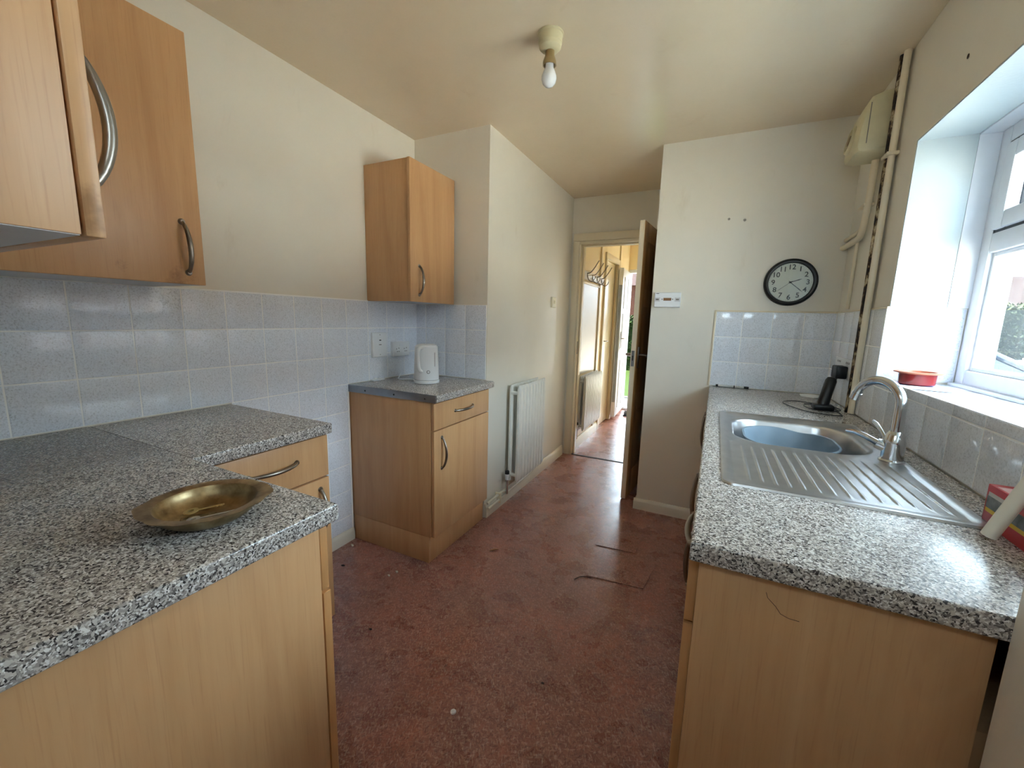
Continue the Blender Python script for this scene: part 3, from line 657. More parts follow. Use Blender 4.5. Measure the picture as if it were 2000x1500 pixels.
MB().lathe((kx, ky, WT + .0005), [(.060, 0), (.073, .001), (.074, .014), (.071, .018)], 40).build('base', 'white_plastic', kt)
MB().lathe((kx, ky, WT + .0195), [(.069, 0), (.0715, .003), (.071, .06), (.0675, .14), (.066, .186), (.064, .193), (.060, .196)], 40).build('jug', 'white_plastic', kt)
MB().lathe((kx, ky, WT + .0180), [(.0695, 0), (.0695, .0025)], 40).build('seam', 'grey_ink', kt)
MB().lathe((kx, ky, WT + .2155), [(.059, 0), (.057, .005), (.045, .009), (.001, .010)], 40).build('lid', 'white_plastic', kt)
tc = Vector((cam.location.x - kx, cam.location.y - ky, 0)).normalized() if cam.location.length > 0 else Vector((.6, -.8, 0))
tc = Vector((1.79 - kx, .12 - ky, 0)).normalized()
def rotz(v, a): return Vector((v.x * math.cos(a) - v.y * math.sin(a), v.x * math.sin(a) + v.y * math.cos(a), 0))
hdv = rotz(tc, math.radians(-26)); K0 = Vector((kx, ky, WT))
hp = [K0 + hdv * .060 + Vector((0, 0, .205)), K0 + hdv * .084 + Vector((0, 0, .204)), K0 + hdv * .102 + Vector((0, 0, .190)), K0 + hdv * .107 + Vector((0, 0, .155)), K0 + hdv * .104 + Vector((0, 0, .115)), K0 + hdv * .090 + Vector((0, 0, .085)), K0 + hdv * .066 + Vector((0, 0, .072))]
MB().tube(smooth(hp, 6), .0095, 12, 1.25).build('handle', 'white_plastic', kt)
sd = rotz(tc, math.radians(142)); MB().tube([K0 + sd * .055 + Vector((0, 0, .150)), K0 + sd * .072 + Vector((0, 0, .185)), K0 + sd * .082 + Vector((0, 0, .208))], [.014, .018, .016], 12).build('spout', 'white_plastic', kt)
bd = rotz(tc, math.radians(8)); MB().lathe(K0 + bd * .0685 + Vector((0, 0, .070)), [(.010, 0), (.010, .003), (.008, .004)], 20, bd).build('badge', 'grey_ink', kt)
MB().lathe(K0 + bd * .0685 + Vector((0, 0, .070)), [(.0065, .004), (.006, .0052)], 20, bd).build('badge_centre', 'white_plastic', kt)
gd = rotz(tc, math.radians(42)); MB().box(-.004, .004, -.0015, .0015, 0, .08, .001).xf(Matrix.Translation(K0 + gd * .070 + Vector((0, 0, .10))) @ Matrix.Rotation(math.atan2(gd.y, gd.x) + PI / 2, 4, 'Z')).build('water_gauge', 'melamine_under', kt)
MB().tube(smooth([(kx - .07, ky, WT + .006), (.16, 2.05, WT + .005), (.10, 2.02, WT + .0045), (.04, 2.09, WT + .005), (.025, 2.12, WT + .02)]), .0032, 8).build('flex', 'white_plastic', kt)
solo(MB().box(.012, .042, 1.875, 1.965, WT + .0004, WT + .010, .003).box(.016, .028, 1.90, 1.915, WT + .009, WT + .017, .002).box(.016, .028, 1.935, 1.95, WT + .009, WT + .017, .002), 'cable_plug', 'white_plastic', 'small white plug piece lying on worktop against left tiles', 'plug', (.027, 1.92, WT))

# ------------------------------------------------------------------ far wall: clock, thermostat
FK = lambda u, v, d: (u, YK - d, v)
cc = (2.143, 1.536)
ck = thing('wall_clock', 'round black-rimmed wall clock with white face above far tiles', 'clock', FK(cc[0], cc[1], 0))
C0 = Vector(FK(cc[0], cc[1], 0)); NY = (0, -1, 0)
MB().lathe(C0 + Vector((0, -.0005, 0)), [(.118, 0), (.128, .003), (.1305, .012), (.127, .024), (.118, .029), (.110, .027), (.106, .018), (.106, .010)], 64, NY).build('rim', 'black_plastic', ck)
fc = MB().lathe(C0 + Vector((0, -.004, 0)), [(.1075, 0), (.1075, .008), (.001, .0082)], 64, NY).build('face', 'clock_face', ck)
FZ = YK - .0124
for i in range(1, 13):
    a = 2 * PI * i / 12
    text_mb(str(i), .038, (cc[0] + .083 * math.sin(a), FZ, cc[1] + .083 * math.cos(a)), (1, 0, 0), (0, 0, 1), NY, .0003, .0006).build('numeral', 'ink', fc)
tk = MB()
for i in range(60):
    a = 2 * PI * i / 60; l = .0045 if i % 5 == 0 else .002
    m_ = Matrix.Translation((cc[0], FZ, cc[1])) @ Matrix.Rotation(a, 4, 'Y'); q = MB().box(-.0008, .0008, -.0003, .0003, .1025 - l, .1025).xf(m_); tk.add(q.v, q.f)
tk.build('minute_track', 'ink', fc)
def hand(name, deg, ln, w, d, tail=.0):
    m_ = Matrix.Translation((cc[0], YK - d, cc[1])) @ Matrix.Rotation(math.radians(deg), 4, 'Y')
    pol = [(-w, -tail), (w, -tail), (w, ln * .55), (w * 1.4, ln * .7), (0.0002, ln), (-w * 1.4, ln * .7), (-w, ln * .55)]
    MB().prism(pol, lambda u, v, a: (u, a, v), -.0004, .0004).xf(m_).build(name, 'ink', ck)
hand('hour_hand', 71, .058, .0022, .0148, .008); hand('minute_hand', 131, .084, .0017, .0160, .010); hand('second_hand', 231, .086, .0007, .0172, .012)
MB().lathe(C0 + Vector((0, -.0125, 0)), [(.005, 0), (.005, .0055), (.003, .0065)], 16, NY).build('hub', 'ink', ck)
MB().lathe(C0 + Vector((0, -.0205, 0)), [(.1085, 0), (.1085, .0015)], 64, NY).build('lens', 'glass', ck)
th = thing('heating_programmer', 'white heating programmer box on the far wall by the door', 'thermostat', FK(1.497, 1.436, 0))
R = [[FK(1.497 + sx_ * (.0775 - e), 1.436 + sz * (.046 - e), d) for sx_, sz in ((-1, -1), (1, -1), (1, 1), (-1, 1))] for e, d in ((0, .0005), (0, .026), (.003, .030))]
MB().rings(R).build('case', 'white_plastic', th)
fbox(FK, 1.474, 1.521, 1.431, 1.448, .0295, .0305).build('display', 'amber_lcd', th)
for u in (1.437, 1.557): fbox(FK, u - .016, u + .016, 1.425, 1.451, .0297, .0303).build('button_panel', 'melamine_under', th)
for u in (1.437, 1.557): fbox(FK, u - .009, u + .009, 1.434, 1.443, .0300, .0308).build('button', 'grey_ink', th)
for u in (1.466, 1.529): fbox(FK, u - .003, u + .003, 1.436, 1.443, .0297, .0308).build('button', 'grey_ink', th)
fbox(FK, 1.428, 1.446, 1.4735, 1.4765, .0295, .0304).build('print', 'ink', th)
# nail stubs and marks on the far wall
for u, v in ((1.883, 1.893), (1.80, 1.905)):
    solo(MB().lathe(FK(u, v, -.002), [(.004, 0), (.004, .008), (.007, .009), (.006, .011)], 10, NY), 'wall_plug', 'nickel', 'small %s metal fixing left in the far wall above the clock' % ('right' if u > 1.85 else 'left'), 'fixing', FK(u, v, 0))
# wall switch on corridor wall
FC = lambda u, v, d: (XC + d, u, v)
t = thing('light_switch', 'small cream light switch on corridor wall above the radiator', 'switch', FC(3.41, 1.437, 0))
R = [[FC(3.41 + sx_ * (.043 - e), 1.437 + sz * (.043 - e), d) for sx_, sz in ((-1, -1), (1, -1), (1, 1), (-1, 1))] for e, d in ((0, .0005), (0, .012), (.004, .016))]
MB().rings(R).build('plate', 'cream_plastic', t); fbox(FC, 3.402, 3.418, 1.428, 1.452, .0158, .021).build('rocker', 'aged_plastic', t)

# ------------------------------------------------------------------ ceiling light
lx, ly = 1.118, 1.752
cl = thing('ceiling_light', 'bare white bulb in batten holder on the ceiling', 'light', (lx, ly, H))
D = (0, 0, -1)
MB().lathe((lx, ly, H - .0003), [(.050, 0), (.050, .004), (.046, .007), (.045, .034), (.043, .036), (.042, .048), (.034, .056), (.020, .060)], 40, D).build('rose', 'aged_plastic', cl)
MB().lathe((lx, ly, H - .058), [(.017, 0), (.018, .018), (.024, .034), (.026, .040), (.026, .052), (.022, .052), (.020, .040)], 32, D).build('lamp_holder', 'tan_plastic', cl)
bb = MB().lathe((lx, ly, H - .096), [(.0145, 0), (.016, .016), (.017, .024), (.023, .036), (.0285, .052), (.029, .062), (.025, .076), (.016, .086), (.004, .0905), (.0005, .091)], 36, D).build('bulb', 'bulb_glass', cl)

# ------------------------------------------------------------------ heater, pipes on right wall
ht = thing('water_heater', 'cream plastic wall heater box with round dial near the ceiling', 'heater', (2.32, 2.61, 2.0))
prof = [(2.384, 2.036), (2.290, 2.034), (2.262, 2.040), (2.254, 2.058), (2.258, 2.13), (2.274, 2.215), (2.296, 2.262), (2.330, 2.275), (2.384, 2.278)]
R = []
for y, s_ in ((2.470, .80), (2.476, .92), (2.496, 1), (2.640, 1), (2.652, .95), (2.660, .86)):
    R.append([(2.384 + (x - 2.384) * s_, y, 2.14 + (z - 2.14) * (s_ * .5 + .5)) for x, z in prof])
MB().rings(R).build('case', 'aged_plastic', ht)
dl = MB().lathe((2.268, 2.575, 2.12), [(.058, -.010), (.058, .012), (.052, .020), (.044, .020), (.041, .004)], 28, (-1, 0, .16)).build('dial_ring', 'aged_plastic', ht)
MB().lathe((2.260, 2.575, 2.121), [(.042, 0), (.042, .001)], 24, (-1, 0, .16)).build('dial_recess', 'dark_gap', ht)
MB().lathe((2.262, 2.575, 2.121), [(.022, 0), (.020, .014), (.012, .017)], 20, (-1, 0, .16)).build('knob', 'tan_plastic', ht)
MB().box(2.2895, 2.2925, 2.4685, 2.4702, 2.07, 2.23).build('case_seam', 'grey_ink', ht)
def pipe(name, label, pts, r, mat, clips=()):
    t = thing(name, label, 'pipe', pts[-1])
    MB().tube(pts, r, 12).build('pipe_run', mat, t)
    for c in clips: MB().box(*c, b=.002).build('clip', 'cream_gloss', t)
pipe('heater_pipe', 'thicker cream pipe dropping from the wall heater and bending to the corner', smooth([(2.362, 2.60, 2.04), (2.362, 2.605, 1.90), (2.362, 2.625, 1.78), (2.362, 2.645, 1.735), (2.362, 2.68, 1.715), (2.362, 2.80, 1.712), (2.362, 2.952, 1.712)], 6), .014, 'cream_gloss', [(2.345, 2.384, 2.605, 2.695, 1.845, 1.857)])
pipe('heater_pipe', 'thinner cream pipe dropping from the wall heater behind thicker one', smooth([(2.370, 2.642, 2.04), (2.370, 2.648, 1.90), (2.370, 2.668, 1.82), (2.370, 2.685, 1.775), (2.370, 2.72, 1.755), (2.370, 2.85, 1.752), (2.370, 2.952, 1.752)], 6), .010, 'cream_gloss')
pipe('conduit_pipe', 'thin cream conduit running down the wall corner to the tiles', [(2.372, 2.735, 1.74), (2.372, 2.735, 1.60), (2.372, 2.735, 1.384)], .008, 'cream_gloss')
pipe('gas_pipe', 'vertical corroded pipe with peeling paint beside the window', [(2.3635, 2.432, H - .002), (2.3635, 2.432, 2.0), (2.3635, 2.432, 1.5), (2.3635, 2.432, WT + .002)], .0135, 'rust')
pipe('riser_pipe', 'vertical cream painted pipe clipped alongside the corroded pipe', [(2.366, 2.400, H - .002), (2.366, 2.400, 2.0), (2.366, 2.400, 1.5), (2.366, 2.400, WT + .002)], .0125, 'cream_gloss', [(2.344, 2.384, 2.378, 2.452, 1.985, 1.998)])
solo(MB().lathe((XW + .001, 1.918, 2.093), [(.007, 0), (.007, .0015)], 12, (-1, 0, 0)), 'screw_hole', 'dirt', 'dark screw hole in the wall above window', 'hole', (XW, 1.918, 2.093))

# ------------------------------------------------------------------ radiators
def radiator(label, xw, xf_, ya, yb, za, zb, flutes, valve_y):
    t = thing('radiator', label, 'radiator', (xw, (ya + yb) / 2, za))
    def panel(xo, th_, sgn):
        pts = []; n = flutes; w = (yb - ya) / n
        front = []
        for i in range(n):
            y = ya + i * w
            for f_, d in ((.0, 0), (.14, 0), (.26, .011), (.86, .011), (.98, 0)): front.append((y + f_ * w, d))
        front.append((yb, 0))
        poly = [(y, xo + sgn * (th_ / 2 - .011 + d)) for y, d in front] + [(yb, xo - sgn * th_ / 2), (ya, xo - sgn * th_ / 2)]
        R = []
        for z, s_ in ((za, .2), (za + .012, .6), (za + .03, 1), (zb - .03, 1), (zb - .012, .6), (zb, .2)):
            R.append([(xo + (x - xo) * s_, y, z) for y, x in poly])
        return MB().rings(R)
    f = panel(xf_ - .012, .024, 1).build('front_panel', 'rad_enamel', t)
    b = panel(xw + .040, .022, 1).build('back_panel', 'rad_enamel', t)
    for z in (za + .05, zb - .055):
        for y in (ya + .012, yb - .012): MB().cyl((xw + .040, y, z), (xf_ - .012, y, z), .013, 12).build('manifold', 'rad_enamel', t)
    for y in (ya + .12, yb - .12): MB().box(xw + .0005, xw + .030, y - .012, y + .012, za + .08, zb - .1).build('bracket', 'rad_enamel', t)
    vx = (xw + xf_) / 2 - .01
    v = MB().cyl((vx, valve_y, za - .075), (vx, valve_y, za + .03), .009, 12).cyl((vx, valve_y, za + .02), (vx, ya + .012, za + .05), .008, 10).build('valve', 'chrome', t)
    MB().lathe((vx, valve_y, za + .028), [(.013, 0), (.014, .028), (.015, .030), (.015, .060), (.012, .064)], 16).build('valve_cap', 'white_plastic', v)
    MB().lathe((vx, valve_y, za + .070), [(.0155, 0), (.0155, .020), (.011, .024)], 16).build('valve_knob', 'black_plastic', v)
    MB().cyl((vx, yb - .02, za - .03), (vx, yb - .02, za + .03), .008, 10).build('lockshield', 'nickel', t)
    return t, vx
_, vx = radiator('white double panel radiator on the kitchen corridor wall', XC, .652, 2.585, 3.055, .160, .848, 9, 2.545)
pipe('radiator_pipe', 'upper chipped white pipe along the skirting to kitchen radiator', smooth([(XC + .022, 2.312, .100), (XC + .022, 2.42, .104), (XC + .022, 2.50, .106), (vx - .01, 2.54, .11), (vx, 2.545, .135)], 5), .009, 'skirting_gloss')
pipe('radiator_pipe', 'lower chipped white pipe along skirting under kitchen radiator', smooth([(XC + .030, 2.312, .066), (XC + .030, 2.45, .070), (XC + .030, 2.70, .084), (XC + .030, 2.95, .09), (vx - .01, 3.02, .10), (vx, 3.035, .128)], 5), .009, 'skirting_gloss', [(XC + .002, XC + .045, 2.455, 2.468, .05, .12)])
radiator('white double panel radiator in the hall seen through the doorway', .60, .70, 4.00, 4.66, .20, .752, 13, 3.965)

# ------------------------------------------------------------------ doorway frame and kitchen door
df = bpy.data.objects.new('trim_doorway', None); COL.objects.link(df); df.location = (1.0, YD, 0); df['kind'] = 'structure'
MB().box(.560, .618, YD - .016, YD - .0005, .0, 1.997, .004).box(.6185, .634, YD - .012, YD + .10, 0, 1.971, .002).box(.6345, .648, YD + .04, YD + .099, 0, 1.959, .002).build('left_jamb', 'cream_gloss', df)
MB().box(.560, 1.398, YD - .016, YD - .0005, 1.998, 2.065, .004).box(.619, 1.387, YD - .012, YD + .10, 1.972, 1.9975, .002).box(.635, 1.387, YD + .04, YD + .099, 1.96, 1.9715, .002).build('head', 'cream_gloss', df)
MB().box(1.388, 1.400, YD - .004, YD + .10, 0, 1.975, .002).build('right_jamb', 'cream_gloss', df)
MB().box(.632, .636, YD + .004, YD + .034, .98, 1.10).build('strike_plate', 'nickel', df)
kd = bpy.data.objects.new('door_1', None); COL.objects.link(kd); kd.location = (1.385, 3.838, 0); kd['kind'] = 'structure'
ang = math.atan2(1.385 - 1.3085, 3.838 - 3.052)
DM = Matrix.Translation((1.385, 3.838, 0)) @ Matrix.Rotation(-ang, 4, 'Z')   # local: leaf runs along -Y, +X face at x=0
DL, DT, DH = .788, .036, 1.962
def dp(mb, name, mat, par=kd): return mb.xf(DM).build(name, mat, par)
dp(B(-DT, -.003, -DL, 0, .006, DH, b=.002), 'leaf', 'cream_gloss')
MBf = MB()
st_ = [(.03, .16), (.60, .70), (1.40, 1.52), (1.83, DH - .004)]
RL = ((.008, .20), (.66, .78), (1.40, 1.52), (1.84, DH - .002))
for y0_, y1_ in ((-DL + .002, -DL + .11), (-.11, -.002)): MBf.box(-.0035, .0, y0_, y1_, .008, DH - .002, .001)
for z0_, z1_ in RL: MBf.box(-.0035, .0, -DL + .11, -.11, z0_, z1_, .001)
for (q0, q1), (q2, q3) in zip(RL, RL[1:]): MBf.box(-.0035, .0, -DL / 2 - .04, -DL / 2 + .04, q1, q2, .001)
dp(MBf, 'face_frame', 'varnished_door')
for za, zb in ((.20, .66), (.78, 1.40), (1.52, 1.84)):
    for ya, yb in ((-DL + .11, -DL / 2 - .04), (-DL / 2 + .04, -.11)):
        R = [[(x, yy_, z_) for yy_, z_ in ((ya + e, za + e), (yb - e, za + e), (yb - e, zb - e), (ya + e, zb - e))] for e, x in ((0, -.0030), (0, -.0026), (.03, -.0026), (.045, .0002), (.046, .0004))]
        dp(MB().rings(R), 'raised_panel', 'varnished_door')
for sg, xo in ((1, 0), (-1, -DT)):
    h = dp(MB().box(xo, xo + sg * .008, -DL + .035, -DL + .075, .97, 1.12, .003), 'handle_plate', 'nickel')
    dp(MB().tube(smooth([(xo, -DL + .055, 1.065), (xo + sg * .03, -DL + .055, 1.065), (xo + sg * .048, -DL + .07, 1.063), (xo + sg * .048, -DL + .11, 1.055), (xo + sg * .046, -DL + .16, 1.050)], 5), [.009] * 20 + [.007], 10), 'lever', 'nickel', h)
dp(B(-DT + .006, -.010, -DL - .0012, -DL + .001, .985, 1.095), 'latch_plate', 'aluminium')
dp(B(-DT + .012, -.018, -DL - .0022, -DL, 1.025, 1.06), 'latch_recess', 'dark_gap')

# ------------------------------------------------------------------ hall furniture
hp_ = bpy.data.objects.new('trim_hall_panel', None); COL.objects.link(hp_); hp_.location = (.60, 4.3, 0); hp_['kind'] = 'structure'
B(.6003, .604, 3.98, 4.66, .76, 1.655).build('panel', 'panel_gloss', hp_)
for ya, yb in ((3.945, 3.985), (4.655, 4.70), (5.60, 5.64)): B(.6003, .618, ya, yb, .10, H - .002, b=.003).build('batten', 'cream_gloss', hp_)
B(.6003, .614, 3.985, 4.655, 1.650, 1.672, b=.003).build('rail', 'cream_gloss', hp_)
hr = thing('coat_rack', 'white coat rail with wire hooks on the hall wall', 'coat rack', (.61, 4.3, 1.70))
B(.6145, .632, 3.99, 4.74, 1.685, 1.765, b=.004).build('board', 'white_plastic', hr)
for y in (4.08, 4.26, 4.44, 4.62):
    k = MB().tube(smooth([(.632, y, 1.745), (.665, y, 1.752), (.70, y + .01, 1.80), (.735, y + .02, 1.862)], 5), .0048, 8)
    q = MB().tube(smooth([(.632, y, 1.74), (.645, y, 1.69), (.680, y, 1.668), (.705, y + .01, 1.695), (.708, y + .015, 1.715)], 5), .0048, 8); k.add(q.v, q.f)
    k.build('hook', 'nickel', hr)
d2 = bpy.data.objects.new('door_2', None); COL.objects.link(d2); d2.location = (.56, 5.2, 0); d2['kind'] = 'structure'
MB().box(.6003, .622, 4.868, 4.932, 0, 1.9995, .004).box(.6003, .622, 5.498, 5.562, 0, 1.9995, .004).box(.6003, .622, 4.868, 5.562, 2.0, 2.065, .004).build('architrave', 'cream_gloss', d2)
B(.545, .580, 4.934, 5.496, .006, 1.996, b=.002).build('leaf', 'cream_gloss', d2)
lv = MB().box(.580, .587, 4.975, 5.01, .98, 1.13, .002).build('handle_plate', 'nickel', d2)
MB().tube([(.585, 4.99, 1.06), (.625, 4.99, 1.06), (.632, 5.0, 1.06), (.632, 5.09, 1.055)], .007, 8).build('lever', 'nickel', lv)
d3 = bpy.data.objects.new('door_3', None); COL.objects.link(d3); d3.location = (.70, 5.7, 0); d3['kind'] = 'structure'
MB().box(.611, .640, 6.245, 6.34, .0355, 1.9795, .004).box(1.39, 1.439, 6.245, 6.34, .0355, 1.9795, .004).box(.611, 1.439, 6.245, 6.34, 1.98, 2.029, .004).box(.611, 1.439, 6.2355, 6.36, 0.0005, .035, .004).build('frame', 'upvc', d3)
def dq(mb, name, mat, par=d3): return mb.xf(Matrix.Translation((.664, 6.230, 0)) @ Matrix.Rotation(math.radians(2.6), 4, 'Z')).build(name, mat, par)
dq(B(-.058, -.004, -.78, 0, .05, 1.96, b=.004), 'leaf', 'upvc')
for za, zb in ((.16, .80), (.95, 1.40), (1.46, 1.86)):
    for ya, yb in ((-.66, -.42), (-.36, -.12)):
        R = [[(x, y, z) for y, z in ((ya + e, za + e), (yb - e, za + e), (yb - e, zb - e), (ya + e, zb - e))] for e, x in ((0, -.0045), (.004, .006), (.02, .006), (.03, -.001), (.05, .003))]
        dq(MB().rings(R), 'raised_panel', 'upvc')
hq = dq(B(-.004, .005, -.75, -.715, .93, 1.17, b=.003), 'handle_plate', 'chrome')
dq(MB().tube([(.004, -.733, 1.08), (.045, -.733, 1.08), (.052, -.72, 1.08), (.052, -.62, 1.078)], .008, 10), 'lever', 'chrome', hq)
dq(B(-.05, -.012, -.7825, -.779, .25, 1.75), 'lock_strip', 'aluminium')
mt = solo(B(.74, 1.36, 5.80, 6.20, .0008, .012, b=.004), 'door_mat', 'tyre', 'dark door mat inside the open front door', 'mat', (1.0, 5.9, 0))
bt_ = thing('slipper', 'grey slipper with reddish lining by the front door', 'shoe', (.80, 5.86, .012))
MB().rings([[(.79 + r_ * .05 * math.cos(a), 5.86 + dy + .02 * math.sin(a) * r_, .0125 + z * (1 + .0 * math.sin(a))) for a in [2 * PI * i / 14 for i in range(14)]] for r_, dy, z in ((.9, 0, 0), (1, 0, .02), (.9, 0, .045), (.6, 0, .06))]).build('upper', 'grey_ink', bt_)
MB().box(.78, .83, 5.84, 5.875, .06, .075, .004).build('lining', 'terracotta', bt_)

# ------------------------------------------------------------------ floor: lifted lino tiles and litter
def lino_piece(c, label):
    bm = MB(); n = 8; g_ = []
    for top in (1, 0):
        for j in range(n + 1):
            for i in range(n + 1):
                s_, t_ = i / n, j / n
                x = (1 - t_) * ((1 - s_) * c[0][0] + s_ * c[1][0]) + t_ * ((1 - s_) * c[3][0] + s_ * c[2][0]); y = (1 - t_) * ((1 - s_) * c[0][1] + s_ * c[1][1]) + t_ * ((1 - s_) * c[3][1] + s_ * c[2][1])
                lift = .0004 + .0016 * (1 - t_)
                g_.append((x, y, lift + (.0018 if top else 0)))
    N1 = (n + 1) ** 2; fs = []
    for j in range(n):
        for i in range(n):
            a = j * (n + 1) + i; fs.append((a, a + 1, a + n + 2, a + n + 1)); fs.append((N1 + a, N1 + a + n + 1, N1 + a + n + 2, N1 + a + 1))
    bd = [i for i in range(n + 1)] + [(j + 1) * (n + 1) - 1 for j in range(1, n + 1)] + [n * (n + 1) + i for i in range(n - 1, -1, -1)] + [j * (n + 1) for j in range(n - 1, 0, -1)]
    for a, b_ in zip(bd, bd[1:] + bd[:1]): fs.append((b_, a, N1 + a, N1 + b_))
    bm.add(g_, fs); bm.build('lino_tile', 'lino', floor)
lino_piece([(1.312, 2.026), (1.590, 2.056), (1.618, 2.300), (1.290, 2.325)], 'a')
lino_piece([(1.280, 2.338), (1.50, 2.355), (1.505, 2.64), (1.23, 2.62)], 'b')
solo(MB().lathe((1.130, 1.096, .0006), [(.0085, 0), (.0095, .002), (.0095, .004), (.007, .006), (.005, .0045), (.001, .0045)], 20), 'bottle_cap', 'white_plastic', 'tiny round white cap on the red floor in the foreground', 'cap', (1.13, 1.096, 0))
solo(MB().tube([(.768, 1.985, .004), (.785, 2.003, .006), (.805, 2.022, .004)], [.002, .0045, .0015], 6), 'wood_splinter', 'beech_edge', 'brown splinter on floor near the small base cupboard', 'splinter', (.786, 2.003, 0))
solo(MB().tube(smooth([(1.268, 1.965, .003), (1.285, 1.995, .004), (1.31, 2.012, .003), (1.34, 2.016, .003)]), .0016, 6), 'fibre_strand', 'dirt', 'curled dark strand on floor beside the lifted lino', 'strand', (1.3, 2.0, 0))
for x, y, s_, lb in ((.435, 1.548, .008, 'nearer of two pale plaster chips on floor before the small cupboard'), (.449, 1.589, .010, 'farther of two pale plaster chips on floor before the small cupboard'), (.06, 1.66, .012, 'pale plaster crumb on floor against the left skirting')):
    solo(MB().rings([[(x + s_ * r_ * math.cos(a + .4) * (1 + .3 * math.sin(3 * a)), y + s_ * .7 * r_ * math.sin(a), z) for a in [2 * PI * i / 7 for i in range(7)]] for r_, z in ((1, .0006), (.9, .005), (.3, .007))]), 'plaster_chip', 'plaster_chip', lb, 'chip', (x, y, 0))
for x, y, s_, lb in ((.167, 1.50, .011, 'dark crumb on floor below the left tiles'), (1.351, 1.336, .006, 'dark speck in the middle of the red floor'), (.62, 1.24, .007, 'dark crumb on floor beside the left drawer cupboard')):
    solo(MB().rings([[(x + s_ * r_ * math.cos(a) * (1 + .25 * math.sin(2 * a)), y + s_ * .6 * r_ * math.sin(a), z) for a in [2 * PI * i / 7 for i in range(7)]] for r_, z in ((1, .0006), (.8, .004), (.3, .005))]), 'dirt_crumb', 'dirt', lb, 'crumb', (x, y, 0))

# ------------------------------------------------------------------ outdoors
gr = MB().box(-40, 60, 6.36, 80, -.30, -.16).box(2.72, 60, -40, 6.36, -.30, -.16).box(-40, 2.72, -40, -.12, -.30, -.16).build('ground', 'paving'); gr['kind'] = 'structure'
lw = B(-6, 2.2, 7.6, 12.3, -.16, -.10).build('lawn', 'lawn'); tag(lw, 'green lawn outside the open front door', 'lawn'); lw['kind'] = 'stuff'
pt = B(.3, 1.9, 6.36, 7.6, -.16, -.03).build('path', 'path_slab'); pt['kind'] = 'structure'
def hedge(name, label, x0_, x1_, ya, yb, h, mat, n, leaf=.06):
    t = thing(name, label, 'hedge', ((x0_ + x1_) / 2, (ya + yb) / 2, -.16)); rn = random.Random(hash((round(x0_, 2), n)) & 255)
    mb = MB()
    for _ in range(n):
        f_ = rn.random()
        x, y, z = rn.uniform(x0_, x1_), rn.uniform(ya, yb), rn.uniform(-.1, h)
        k = rn.choice((0, 1, 1, 1, 2))
        if k == 0: z = h + rn.uniform(-.1, .06)
        elif k == 1: y = ya + rn.uniform(-.08, .1)
        else: x = x0_ + rn.uniform(-.08, .1)
        m_ = Matrix.Translation((x, y, z)) @ Matrix.Rotation(rn.uniform(0, 6.28), 4, 'Z') @ Matrix.Rotation(rn.uniform(-1.2, 1.2), 4, 'X'); l = leaf * rn.uniform(.7, 1.5)
        q = [(-l * .5, 0, 0), (0, -l, .01), (l * .5, 0, 0), (0, l, .01)]; mb.add([m_ @ Vector(v) for v in q], [(0, 1, 2, 3)])
    lf = mb.build('foliage', mat, t); lf['kind'] = 'stuff'
    B(x0_ + .06, x1_ - .06, ya + .08, yb - .06, -.16, h - .05).build('hedge_core', 'leaf_dark', t)
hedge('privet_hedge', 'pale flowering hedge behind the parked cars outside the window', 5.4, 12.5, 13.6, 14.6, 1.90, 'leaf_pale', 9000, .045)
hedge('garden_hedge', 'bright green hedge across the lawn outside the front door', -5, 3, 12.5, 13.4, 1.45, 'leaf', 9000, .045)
def house(label, x0_, x1_, ya, yb, eave, ridge, along, wins, chim):
    t = thing('house', label, 'house', ((x0_ + x1_) / 2, (ya + yb) / 2, -.16))
    B(x0_, x1_, ya, yb, -.16, eave).build('wall', 'brick', t)
    o = .35
    if along == 'y':
        xm = (x0_ + x1_) / 2; MB().prism([(x0_ - o, eave - .1), (x1_ + o, eave - .1), (xm, ridge)], lambda u, v, a: (u, a, v), ya - o, yb + o).build('roof', 'roof_tile', t)
    else:
        ym = (ya + yb) / 2; MB().prism([(ya - o, eave - .1), (yb + o, eave - .1), (ym, ridge)], lambda u, v, a: (a, u, v), x0_ - o, x1_ + o).build('roof', 'roof_tile', t)
    for f_, a, z, w, h in wins:
        if f_ == 'x':
            w_ = frame(a, a + w, z, z + h, .07, x0_ - .04, x0_ + .03, .005).box(x0_ - .03, x0_ + .02, a + w / 2 - .03, a + w / 2 + .03, z, z + h).build('window', 'upvc', t); B(x0_ - .015, x0_ - .005, a + .05, a + w - .05, z + .05, z + h - .05).build('pane', 'car_glass', w_)
        else:
            w_ = MB().box(a, a + w, ya - .04, ya, z, z + .07).box(a, a + w, ya - .04, ya, z + h - .07, z + h).box(a, a + .07, ya - .04, ya, z, z + h).box(a + w - .07, a + w, ya - .04, ya, z, z + h).box(a + w / 2 - .03, a + w / 2 + .03, ya - .03, ya, z, z + h).build('window', 'upvc', t); B(a + .05, a + w - .05, ya - .015, ya - .005, z + .05, z + h - .05).build('pane', 'car_glass', w_)
    for c in chim: B(c[0] - .3, c[0] + .3, c[1] - .25, c[1] + .25, eave, ridge + .7).build('chimney', 'brick', t)
    return t
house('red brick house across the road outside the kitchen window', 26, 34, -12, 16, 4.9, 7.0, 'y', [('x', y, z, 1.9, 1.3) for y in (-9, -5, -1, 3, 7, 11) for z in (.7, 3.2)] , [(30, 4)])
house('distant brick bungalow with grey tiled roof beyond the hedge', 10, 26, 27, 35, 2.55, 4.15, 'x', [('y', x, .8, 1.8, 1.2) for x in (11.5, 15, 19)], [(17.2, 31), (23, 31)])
house('distant brick house beyond the lawn outside the front door', -9, 6, 24, 32, 3.4, 6.0, 'x', [('y', x, .9, 1.6, 1.2) for x in (-6, -2, 2)], [(0, 28)])
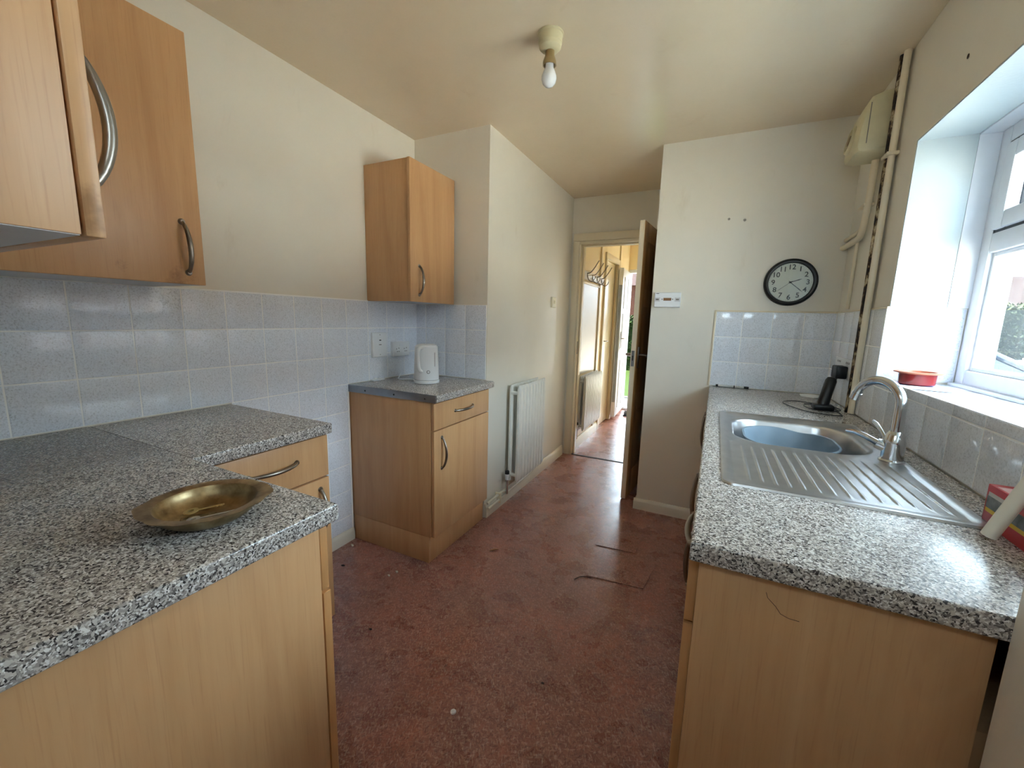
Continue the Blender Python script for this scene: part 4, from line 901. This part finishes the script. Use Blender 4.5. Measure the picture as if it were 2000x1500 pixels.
def car(label, loc, rot, paintm):
    t = thing('car', label, 'car', (loc[0], loc[1], -.16)); m_ = Matrix.Translation((loc[0], loc[1], -.16)) @ Matrix.Rotation(rot, 4, 'Z')
    st = [(-2.05, .42, .55, .62), (-1.98, .30, .80, .74), (-1.6, .24, .92, .82), (-.9, .22, .97, .85), (.2, .22, .98, .86), (1.1, .24, .97, .85), (1.75, .28, .93, .80), (2.0, .36, .80, .70), (2.06, .45, .60, .58)]
    R = [[(x, sy * w, z) for sy, z in ((-.80, zl), (-1, zl + .14), (-1, (zl + zh) / 2), (-.96, zh - .08), (-.85, zh), (.85, zh), (.96, zh - .08), (1, (zl + zh) / 2), (1, zl + .14), (.80, zl))] for x, zl, zh, w in st]
    MB().rings(R).xf(m_).build('body', paintm, t)
    R = [[(x, sy * w, z) for sy, z in ((-1, .93), (-.93, zt - .06), (-.8, zt), (.8, zt), (.93, zt - .06), (1, .93))] for x, zt, w in ((-1.15, .95, .76), (-.35, 1.40, .70), (.5, 1.45, .70), (1.2, 1.36, .68), (1.85, .96, .72))]
    MB().rings(R).xf(m_).build('glasshouse', 'car_glass', t)
    MB().rings([[(x, sy * w, z) for sy, z in ((-1, zt - .055), (-.84, zt + .012), (.84, zt + .012), (1, zt - .055), (.8, zt - .06), (-.8, zt - .06))] for x, zt, w in ((-.36, 1.40, .68), (.5, 1.455, .68), (1.2, 1.37, .66))]).xf(m_).build('roof', paintm, t)
    for sy in (-1, 1):
        MB().tube([(-1.16, sy * .745, .95), (-.74, sy * .72, 1.18), (-.35, sy * .67, 1.385)], .04, 8).xf(m_).build('windscreen_pillar', paintm, t)
        MB().tube([(.25, sy * .775, .95), (.25, sy * .69, 1.41)], .04, 8).xf(m_).build('door_pillar', paintm, t)
        MB().box(-.75, -.60, sy * .84, sy * 1.0, .93, 1.06, .03).xf(m_).build('wing_mirror', paintm, t)
        for x in (-1.28, 1.28):
            w_ = MB().lathe((x, sy * .66, .31), [(.20, 0), (.31, .02), (.31, .19), (.20, .20)], 24, (0, sy, 0)).xf(m_).build('wheel', 'tyre', t); MB().lathe((x, sy * .855, .31), [(.19, 0), (.17, .015), (.02, .02)], 20, (0, sy, 0)).xf(m_).build('hub_cap', 'aluminium', w_)
    return t
pc = thing('sky_block_canopy', 'unseen flat canopy added over the front door to cut sky light', 'canopy', (1.1, 6.8, 2.15))  # added out of view to keep sky light out of the hall
B(.3, 1.9, 6.352, 7.5, 2.12, 2.22, b=.01).build('slab', 'upvc', pc)
for x_ in (.36, 1.84): B(x_ - .04, x_ + .04, 7.38, 7.46, -.16, 2.12, b=.005).build('post', 'upvc', pc)
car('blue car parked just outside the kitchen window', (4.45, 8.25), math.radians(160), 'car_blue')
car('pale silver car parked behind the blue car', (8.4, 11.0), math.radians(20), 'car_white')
fence = thing('picket_fence', 'low timber picket fence outside the kitchen window', 'fence', (4.0, 4.1, -.16))
fa, fb = Vector((3.05, 4.35, 0)), Vector((6.6, 2.6, 0)); dn = (fb - fa).normalized(); n_ = 26
fm = Matrix.Rotation(math.atan2(dn.y, dn.x), 4, 'Z')
pol = [(-.04, 0), (.04, 0), (.04, 1.13), (.028, 1.17), (0, 1.185), (-.028, 1.17), (-.04, 1.13)]
pk = MB().prism(pol, lambda u, v, a: (u, a, v), -.01, .01).xf(fm).mesh('picket', 'picket')
for i in range(n_):
    o = bpy.data.objects.new('picket', pk); COL.objects.link(o); o.parent = fence
    o.location = fa.lerp(fb, i / (n_ - 1)) + Vector((0, 0, -.16)) - Vector(fence.location)
for z in (.15, .65): MB().box(0, (fb - fa).length, -.045, -.012, z, z + .08).xf(Matrix.Translation(fa) @ fm).build('rail', 'picket', fence)
